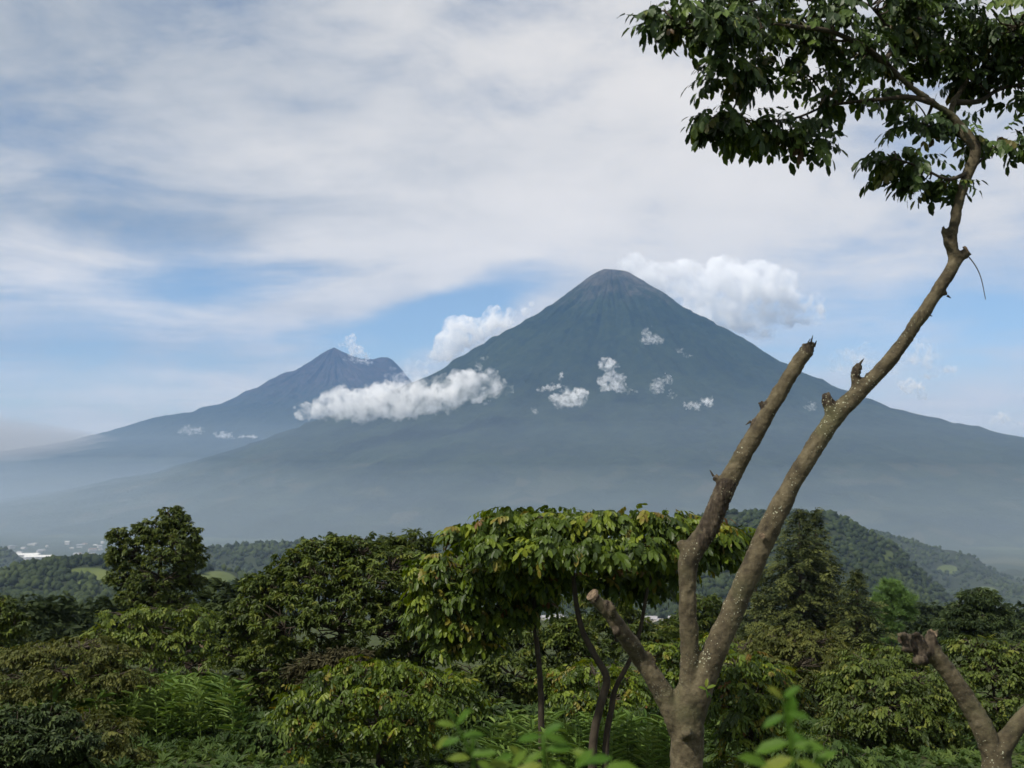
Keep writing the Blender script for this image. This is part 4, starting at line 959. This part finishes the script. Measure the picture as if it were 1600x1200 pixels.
tree('shaded green tree seen between the slender trunks', 36,
     [(760, 1000, 40, 26, 0), (805, 985, 30, 22, 0), (815, 1000, 40, 26, 0), (870, 1000, 36, 26, 0), (885, 975, 24, 16, 0), (905, 1015, 36, 24, 0), (740, 1045, 36, 24, 0), (800, 1045, 50, 28, -.5), (860, 1050, 40, 26, -.3), (780, 1085, 50, 24, 0), (840, 1090, 45, 22, 0)],
     'rosette', 'leaf_olive', 0.27, base_px=800, subs=30, per=7, seed=19, up=0.5)
tree('pale green tree glimpsed under the flat-topped crown', 52,
     [(925, 940, 22, 16, 0), (962, 950, 22, 18, 0), (945, 970, 30, 20, 0), (985, 975, 30, 18, 0), (1010, 1000, 30, 20, 0), (1040, 985, 24, 16, 0), (940, 1000, 45, 20, 0), (900, 990, 26, 20, 0), (985, 1010, 36, 20, 0)],
     'narrow', 'leaf_olive', 0.32, base_px=950, subs=34, per=7, seed=20, up=0.5)
tree('mid-green tree just left of the pruned trunk', 28,
     [(1030, 1020, 30, 16, 0), (1080, 1015, 36, 18, 0), (1115, 1005, 26, 16, 0), (1040, 1050, 36, 20, 0), (1095, 1050, 36, 22, 0), (1050, 1085, 40, 22, 0), (1110, 1090, 36, 24, 0), (1060, 1125, 50, 24, 0)],
     'inga_small', 'leaf_shade_tree', 0.22, base_px=1070, subs=24, per=7, parts=150, seed=21, up=0.45)
tree('dim tree showing between the pruned limbs', 60, [(1100, 945, 22, 14, 0), (1085, 965, 26, 14, 0), (1120, 965, 18, 12, 0), (1100, 990, 36, 16, 0)], 'narrow', 'leaf_olive', 0.38, base_px=1100, subs=32, per=7, seed=22, up=0.5)
# bushes along the bottom
tree('dark bush in the lower left corner', 17.5, [(20, 1130, 40, 26, 0), (80, 1125, 36, 22, .2), (40, 1165, 50, 26, -.3), (110, 1160, 40, 26, 0), (0, 1190, 50, 26, -.3)], 'rosette', 'leaf_dark', 0.14, base_px=50, subs=62, per=7, seed=23, name='bush', cat='bush', up=0.6)
tree('bright green bush at the bottom left', 18, [(95, 1178, 26, 18, -.4), (70, 1195, 30, 14, -.4), (115, 1200, 26, 14, -.4)], 'rosette', 'leaf_weed', 0.22, base_px=95, subs=20, per=6, seed=24, name='bush', cat='bush', up=0.6)
tree('brown-green shrub in front of the maize field', 20, [(130, 1125, 34, 18, 0), (170, 1140, 30, 20, 0), (150, 1170, 40, 22, 0), (190, 1180, 30, 20, 0)], 'inga_small', 'leaf_brown', 0.22, base_px=155, subs=20, per=6, seed=25, name='bush', cat='bush', up=0.5)
tree('dark green shrub under the low spreading tree', 21, [(420, 1150, 36, 22, 0), (400, 1180, 40, 20, 0), (450, 1190, 40, 20, 0)], 'rosette', 'leaf_weed', 0.24, base_px=420, subs=24, per=6, seed=26, name='bush', cat='bush', up=0.6)
tree('dark shrub between the slender trunk and the spreading tree', 24, [(770, 1115, 36, 18, 0), (740, 1140, 30, 16, 0), (810, 1125, 30, 16, 0)], 'rosette', 'leaf_weed', 0.26, base_px=775, subs=24, per=6, seed=27, name='bush', cat='bush', up=0.6)
tree('leafy shrub at the bottom between trunk and stump', 15.5, [(1290, 1175, 40, 24, 0), (1330, 1190, 36, 20, 0), (1250, 1195, 36, 16, 0)], 'inga_small', 'leaf_weed', 0.22, base_px=1290, subs=20, per=6, seed=28, name='bush', cat='bush', up=0.5)

tree('dry brown bush above the low spreading tree', 22.5, [(505, 1032, 30, 10, 0), (545, 1024, 26, 8, 0), (480, 1048, 28, 12, 0), (530, 1048, 36, 12, 0), (500, 1075, 40, 16, 0)], 'narrow', 'leaf_dry', 0.20, base_px=510, subs=22, per=5, seed=29, name='bush', cat='bush', up=0.5)

# --- conifers -----------------------------------------------------------------
SPR = [needle_spray(s) for s in range(4)]; TUFT = [pine_tuft(s) for s in range(4)]
def conifer(label, Y, tip, base_y_px, half_px, seed, n_br=170):
    g = np.random.default_rng(seed); k = Y / F
    T = P(tip[0], tip[1], Y); x0 = T[0]; base = np.array((x0, Y, float(ground_z(x0, Y))))
    root = link('conifer', None, loc=base); tag(root, label, 'tree', 'conifers behind the pruned tree')
    H = T[2] - base[2]; W = half_px * k
    v, f = tube(np.array([(0, 0, -0.3, 0.26), (0.05, 0, H * 0.5, 0.16), (0, 0, H * 0.97, 0.03)]), 8); link('trunk', mesh_np('trunk', v, f, MATS['bark_dark'], smooth=True), root)
    crown_h = (base_y_px - tip[1]) * k
    br = Acc(); LPs, LMs, LRs = [], [], []
    for i in range(n_br):
        t = (i + g.uniform(0, 1)) / n_br                      # 0 tip .. 1 skirt
        L = W * (t ** 0.95) * g.uniform(0.62, 1.12) + 0.12
        z = H - crown_h * t ** 1.05; a = i * 2.399 + g.uniform(-.4, .4)
        d = np.array((math.cos(a), math.sin(a), 0))
        rise = 0.30 * (1 - t) + 0.02
        tt = np.linspace(0, 1, 5)
        pts = np.stack([d[0] * L * tt, d[1] * L * tt, z + L * (rise * tt - 0.30 * tt ** 2)], -1)
        v, f = tube(np.column_stack([pts, 0.035 * (1.05 - tt) * (0.3 + t)]), 4, cap=False); br.add(v, f)
        m = max(4, int(L / 0.22)); u = g.uniform(0.12, 1.0, m) ** 0.7
        pos = np.stack([d[0] * L * u, d[1] * L * u, z + L * (rise * u - 0.30 * u ** 2)], -1) + g.normal(size=(m, 3)) * 0.07
        h = a + g.choice([-1, 1], m) * g.uniform(0.1, 1.0, m)
        LPs.append(pos); LMs.append(frames(h, g.normal(size=m) * 0.25 - 0.12, g.normal(size=m) * 0.4, g.uniform(0.5, 1.05, m) * (0.55 + 0.45 * min(1, t * 3))))
        LRs.append(np.clip(0.25 + 0.55 * u ** 2 + g.normal(size=m) * 0.12, 0, 1))  # paler outwards: light on the branch tips painted into the colour
    m = 26; zt = g.uniform(0, 1, m)                     # the leading shoot
    LPs.append(np.stack([g.normal(size=m) * 0.05, g.normal(size=m) * 0.05, H - 1.3 * zt], -1))
    LMs.append(frames(g.uniform(0, 6.28, m), g.uniform(0.3, 1.2, m), g.normal(size=m), 0.25 + 0.45 * zt)); LRs.append(g.uniform(0.2, 0.6, m))
    LPs, LMs, LRs = np.concatenate(LPs), np.concatenate(LMs), np.concatenate(LRs)
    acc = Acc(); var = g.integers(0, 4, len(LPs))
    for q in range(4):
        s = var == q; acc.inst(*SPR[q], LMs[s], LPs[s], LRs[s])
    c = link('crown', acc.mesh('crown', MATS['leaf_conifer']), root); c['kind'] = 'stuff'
    b_ = link('branches', br.mesh('branches', MATS['bark_dark']), root); b_['kind'] = 'stuff'
conifer('tallest dark conifer behind the pruned limb, widest at its skirt', 76, (1248, 795), 1060, 125, 31, 260)
conifer('dark conifer with its tip just right of the tallest', 80, (1274, 797), 1060, 100, 32, 220)
conifer('small dark conifer on the right of the conifer group', 72, (1338, 890), 1060, 62, 33, 130)
conifer('dark conifer half hidden left of the tallest one', 82, (1180, 872), 1060, 62, 34, 130)

def pine(label, Y, blobs, base_px, seed):
    g = np.random.default_rng(seed); k = Y / F
    x0 = (base_px - 800) * k; base = np.array((x0, Y, float(ground_z(x0, Y))))
    root = link('pine_tree', None, loc=base); tag(root, label, 'tree')
    topc = P(blobs[0][0], blobs[0][1], Y) - base
    v, f = tube(catmull(np.array([(0, 0, -0.3, 0.22), (0.1, 0, topc[2] * 0.5, 0.16), (*topc, 0.06)]), 6), 8); link('trunk', mesh_np('trunk', v, f, MATS['bark_dark'], smooth=True), root)
    acc = Acc(); LPs = []
    for (px, py, rx, ry) in blobs:
        c = P(px, py, Y) - base; n = int(rx * ry * 0.55)
        d = g.normal(size=(n, 3)); d /= np.linalg.norm(d, axis=1)[:, None]
        LPs.append(c + d * (g.uniform(0.2, 1, n) ** 0.5)[:, None] * np.array((rx * k, rx * k, ry * k)))
        s = np.array((0, 0, c[2] - ry * k * 1.2)); s[0] = topc[0] * s[2] / max(topc[2], 1)
        v, f = tube(np.array([(*s, 0.07), (*((s + c) / 2), 0.05), (*c, 0.02)]), 5)
        link('branch', mesh_np('branch', v, f, MATS['bark_dark'], smooth=True), root)
    LPs = np.concatenate(LPs); m = len(LPs)
    LM = frames(g.uniform(0, 6.28, m), g.uniform(-.2, 0.9, m), g.uniform(0, 6, m), g.uniform(0.35, 0.6, m))
    var = g.integers(0, 4, m); rn = np.clip(0.5 + g.normal(size=m) * 0.22, 0, 1)
    for q in range(4): s = var == q; acc.inst(*TUFT[q], LM[s], LPs[s], rn[s])
    link('crown', acc.mesh('crown', MATS['leaf_pine']), root)['kind'] = 'stuff'
pine('bright green tufted pine right of the conifer group', 86, [(1392, 920, 20, 14), (1378, 940, 18, 14), (1412, 938, 20, 14), (1392, 955, 22, 14), (1418, 960, 14, 10), (1375, 965, 14, 10), (1395, 978, 16, 10), (1388, 1000, 12, 8)], 1383, 35)

# --- yuccas, maize, undergrowth ------------------------------------------------
def yucca(label, px, Y, trunk_h, seed):
    g = np.random.default_rng(seed); x0 = (px - 800) * Y / F; base = np.array((x0, Y, float(ground_z(x0, Y))))
    root = link('yucca', None, loc=base); tag(root, label, 'plant', 'yuccas beyond the maize field')
    v, f = tube(catmull(np.array([(0, 0, -0.2, 0.19), (0.03, 0, trunk_h * 0.5, 0.15), (0.0, 0, trunk_h, 0.13)]), 5), 9, 0.1, seed=seed); link('trunk', mesh_np('trunk', v, f, MATS['yucca_trunk'], smooth=True), root)
    a = Acc()
    for i in range(60):
        h = g.uniform(0, 6.28); p = g.uniform(-0.5, 1.4)
        d = (math.cos(h) * math.cos(p), math.sin(h) * math.cos(p), math.sin(p))
        v, f = leaflet(g.uniform(0.5, 0.8), 0.07, 0.25 if p < 0.6 else 0.05, 0.2, d, (d[0] * -.2, d[1] * -.2, 1.01), (0, 0, trunk_h - 0.05)); a.add(v, f, g.uniform(0, .7))
    link('rosette', a.mesh('rosette', MATS['leaf_weed']), root)['kind'] = 'stuff'
yucca('leftmost of the yuccas beyond the maize, on a short pinkish trunk', 270, 46, 1.7, 41)
yucca('middle yucca with a thick pinkish trunk beyond the maize', 300, 44, 2.0, 42)
yucca('rightmost of the yuccas beyond the maize, on a slim trunk', 321, 45, 2.2, 43)

def scatter(n, px0, px1, y0, y1, g, pw=0.6):
    Yv = y0 + (y1 - y0) * g.uniform(0, 1, n) ** pw
    px = g.uniform(px0, px1, n); x = (px - 800) * Yv / F
    return np.stack([x, Yv, ground_z(x, Yv)], -1)

def maize():
    g = np.random.default_rng(51); a = Acc()
    tv, tf = [], []
    T = []
    for s in range(4):
        t = Acc()
        v, f = tube(np.array([(0, 0, 0, 0.018), (0.01, 0, 0.8, 0.014), (0, 0, 1.75, 0.006)]), 4, cap=False); t.add(v, f)
        for i in range(9):
            h = g.uniform(0, 6.28); z = 0.35 + i * 0.15
            v, f = leaflet(g.uniform(0.40, 0.65), 0.12, 0.55, 0.12, (math.cos(h), math.sin(h), 1.1), (-math.cos(h) * .5, -math.sin(h) * .5, 1), (0, 0, z), 1); t.add(v, f)
        T.append((np.concatenate(t.v), np.concatenate(t.f)))
    pos = np.concatenate([scatter(1500, 60, 390, 24, 48, g, 0.9), scatter(160, 760, 1060, 16, 20, g, 0.9)])
    px, py, _ = project(pos)
    keep = ((px < 420) & (py > 1095 + np.clip(px - 180, 0, 400) * 0.22) & (py < 1215)) | (px > 700)
    pos = pos[keep]; K = len(pos)
    sc = g.uniform(0.5, 0.8, K); sc[pos[:, 0] > -2] *= 0.7
    M = frames(g.uniform(0, 6.28, K), g.normal(size=K) * 0.06, g.normal(size=K) * 0.06, sc)
    var = g.integers(0, 4, K); rn = np.clip(0.5 + g.normal(size=K) * 0.25, 0, 1)
    for q in range(4): s = var == q; a.inst(*T[q], M[s], pos[s], rn[s])
    tag(link('maize', a.mesh('maize', MATS['leaf_maize'])), 'pale green young maize growing in the clearing', 'maize', kind='stuff')
maize()

def undergrowth():
    g = np.random.default_rng(52); a = Acc()
    T = [rosette(s + 200, 10, 0.8, 0.26, 0.9, 2) for s in range(5)] + [rosette(s + 300, 14, 0.6, 0.20, 1.1, 2) for s in range(3)]
    pos = np.concatenate([scatter(8000, -60, 1660, 16, 34, g, 0.8), scatter(2200, -60, 1660, 34, 75, g, 0.8)])
    K = len(pos); sc = g.uniform(0.13, 0.38, K) * np.clip(pos[:, 1] / 24, 0.8, 1.8)
    M = frames(g.uniform(0, 6.28, K), g.normal(size=K) * 0.25, g.normal(size=K) * 0.3, sc)
    pos[:, 2] += sc * 0.2
    var = g.integers(0, len(T), K); rn = np.clip(0.36 + 0.30 * np.sin(pos[:, 0] * 0.9) * np.cos(pos[:, 1] * 0.6) + g.normal(size=K) * 0.18, 0, 1)
    for q in range(len(T)): s = var == q; a.inst(*T[q], M[s], pos[s], rn[s])
    tag(link('undergrowth', a.mesh('undergrowth', MATS['leaf_weed'])), 'tangled green weeds and grass covering the slope below the trees', 'undergrowth', kind='stuff')
undergrowth()

def slope_wood():
    """the bushy wood further down the slope, read as one mass"""
    g = np.random.default_rng(53); a = Acc()
    T = [rosette(s + 400, 7, 1.0, 0.52, 0.4, 2) for s in range(5)]
    pos = np.concatenate([scatter(130, -100, 1700, 95, 260, g, 0.8), scatter(260, -100, 1700, 260, 700, g, 0.8), scatter(60, -100, 400, 70, 130, g, 1)])
    for p in pos:
        h = g.uniform(4, 8.5) * (0.8 if p[1] < 130 else 1.0); w = h * g.uniform(0.4, 0.65); n = int(55 if p[1] > 260 else 140)
        px = 800 + F * p[0] / p[1]
        if 440 < px < 780 or 1100 < px < 1330: continue        # nothing of these shows behind the trees
        if 780 < px < 1090 and p[1] > 90: h *= 0.35; w *= 0.5
        d = g.normal(size=(n, 3)); d /= np.linalg.norm(d, axis=1)[:, None]; d[:, 2] = np.where(d[:, 2] < -0.5, -d[:, 2], d[:, 2])
        bump = 1 + 0.28 * np.sin(d[:, 0] * 5 + p[0]) * np.sin(d[:, 1] * 5 + p[1]) * np.cos(d[:, 2] * 4)
        q = p + (0, 0, h * 0.55) + d * (g.uniform(0.4, 1, n) ** 0.5 * bump)[:, None] * (w, w, h * 0.48)
        s = h * (0.125 if n == 140 else 0.20) * g.uniform(0.7, 1.3, n)
        M = frames(np.arctan2(d[:, 1], d[:, 0]) + g.normal(size=n) * 0.6, g.normal(size=n) * 0.4, g.normal(size=n) * 0.5, s)
        tone = g.uniform(0.2, 0.75); j = g.integers(0, 5)
        a.inst(*T[j], M, q, np.clip(tone + g.normal(size=n) * 0.15, 0, 1))
    tag(link('wood', a.mesh('wood', MATS['leaf_wood'])), 'bushy green wood covering the lower slope beyond the trees', 'wood', kind='stuff')
slope_wood()

# --- the town in the valley ------------------------------------------------------
def house_mesh(w, d, h, roof_h, roof_mat):
    v = [(-w, -d, -2), (w, -d, -2), (w, d, -2), (-w, d, -2), (-w, -d, h), (w, -d, h), (w, d, h), (-w, d, h)]
    wall = mesh_np('wall', v, [(0, 1, 5, 4), (1, 2, 6, 5), (2, 3, 7, 6), (3, 0, 4, 7)], MATS['wall_pale'])
    e = 1.06
    rv = [(-w * e, -d * e, h), (w * e, -d * e, h), (w * e, d * e, h), (-w * e, d * e, h), (-w * e, 0, h + roof_h), (w * e, 0, h + roof_h)]
    me = bpy.data.meshes.new('roof'); me.from_pydata(rv, [], [(0, 1, 5, 4), (2, 3, 4, 5), (1, 2, 5), (3, 0, 4), (0, 3, 2, 1)]); me.materials.append(MATS[roof_mat])
    return wall, me
HM = [house_mesh(5, 4, 3.2, 1.6, 'roof_tin'), house_mesh(7, 4.5, 4, 1.8, 'roof_rust'), house_mesh(4.5, 4, 5.5, 1.0, 'roof_white'), house_mesh(6, 5, 3.5, 1.4, 'roof_tin')]
def house(m, loc, rz, label, name='house', cat='house', group=None, scale=1.0):
    r = link(name, None, loc=loc); r.rotation_euler = (0, 0, rz); r.scale = (scale,) * 3; tag(r, label, cat, group)
    link('wall', m[0], r); link('roof', m[1], r)
g = np.random.default_rng(61)
shed = house_mesh(46, 24, 9, 5, 'roof_white')
for i, (px, Y, lab) in enumerate([(46, 4080, 'long white-roofed shed nearest the dark hill in the valley'), (66, 4060, 'white-roofed shed on the right of the pair in the valley')]):
    x = (px - 800) * Y / F; house(shed, (x, Y, float(ground_z(x, Y))), 0.12, lab, 'shed', 'shed', 'white sheds in the valley')
for i in range(46):
    Y = g.uniform(3700, 5200); px = g.uniform(20, 165); x = (px - 800) * Y / F
    house(HM[int(g.integers(0, 4))], (x, Y, float(ground_z(x, Y))), g.uniform(0, 3.1), 'tiny pale house in the hazy town by the white sheds', group='houses by the white sheds', scale=g.uniform(1.2, 2.2))
for i in range(26):
    Y = g.uniform(520, 900); px = g.uniform(815, 890) if i % 2 else g.uniform(985, 1062); x = (px - 800) * Y / F
    house(HM[int(g.choice([0, 3, 3, 0, 3, 2]))], (x, Y, float(ground_z(x, Y))), g.uniform(-.5, .5), 'small grey-roofed house in the town glimpsed under the flat-topped tree', group='houses glimpsed under the flat-topped tree', scale=g.uniform(0.6, 0.95))

# --- leafy shoots close to the camera -------------------------------------------
def shoot(label, Y, pts, leaves, seed, size, part_of=None):
    """pts: stem in pixels; leaves: (px, py, heading degrees in the picture plane, scale)"""
    g = np.random.default_rng(seed)
    b0 = P(pts[0][0], 1330, Y); base = np.array((b0[0], Y, float(ground_z(b0[0], Y))))
    path = px_path([(p[0], p[1], p[2]) for p in pts], Y)
    if part_of: root, base = part_of
    else:
        root = link('leafy_shoot', None, loc=base); tag(root, label, 'plant')
        path = np.vstack([[(*base, 0.012)], path])
    v, f = tube(catmull(path, 6), 6); root = root if not part_of else link('sprig', None, root); link('stem', mesh_np('stem', v - base, f, MATS['leaf_shoot'], {'rnd': np.full(len(v), 0.3)}, True), root)
    for (px, py, hd, s) in leaves:
        c = P(px, py, Y + g.uniform(-.1, .1)); a = R(hd)
        d = (math.cos(a), g.uniform(-0.5, 0.2), math.sin(a))
        v, f = leaflet(size * s, size * s * 0.42, 0.25, 0.12, d, (g.uniform(-.3, .3), -0.6, 0.8), c - base)
        link('leaf', mesh_np('leaf', v, f, MATS['leaf_shoot'], {'rnd': np.full(len(v), g.uniform(0.1, 0.9))}), root)
shoot('blurred yellow-green shoot at bottom centre, close to the camera', 2.5, [(740, 1240, 3), (735, 1180, 2.5), (712, 1130, 1.5)],
      [(712, 1135, 160, 0.8), (714, 1132, 60, 0.9), (712, 1128, 110, 0.7), (722, 1150, 10, 0.9), (720, 1155, 190, 0.9), (735, 1180, 20, 1.1), (735, 1185, 170, 1), (745, 1190, -20, 1.0), (760, 1196, 10, 1), (770, 1200, 40, 1), (700, 1150, 220, .7)], 71, 0.056)
shoot('blurred shoot with reaching leaves left of the pruned trunk', 2.4, [(850, 1250, 3), (850, 1190, 2.5), (846, 1150, 1.5)],
      [(846, 1150, 175, 1.0), (848, 1148, 40, 0.9), (850, 1150, -10, 1.0), (850, 1175, 200, 0.9), (852, 1172, 15, 1.1), (855, 1190, -20, 1.2), (848, 1195, 190, 1.2), (900, 1200, 60, 1), (910, 1195, 20, 1.2), (930, 1190, 150, 1), (945, 1200, 10, 1.2), (820, 1192, 120, .9), (800, 1200, 60, .9)], 72, 0.056)
shoot('bright green out-of-focus shoot at the bottom right of the trunk', 2.2, [(1240, 1250, 3), (1236, 1180, 2.5), (1228, 1120, 2), (1222, 1090, 1.2)],
      [(1222, 1092, 130, 0.7), (1224, 1090, 50, 0.7), (1226, 1118, 200, 0.9), (1228, 1116, 0, 0.9), (1230, 1135, 80, 1.2), (1232, 1145, -30, 1.1), (1234, 1160, 190, 1.3), (1236, 1165, 10, 1.2), (1240, 1185, 200, 1.4), (1242, 1188, -20, 1.3), (1270, 1196, 40, 1), (1200, 1196, 150, 1.2)], 73, 0.056)
shoot('', 8.32, [(1106, 1090, 1), (1104, 1078, 1)], [(1104, 1078, 150, 0.9), (1104, 1076, 30, 1), (1103, 1074, 80, .9), (1105, 1082, -40, .8)], 74, 0.075, (hero, hbase))
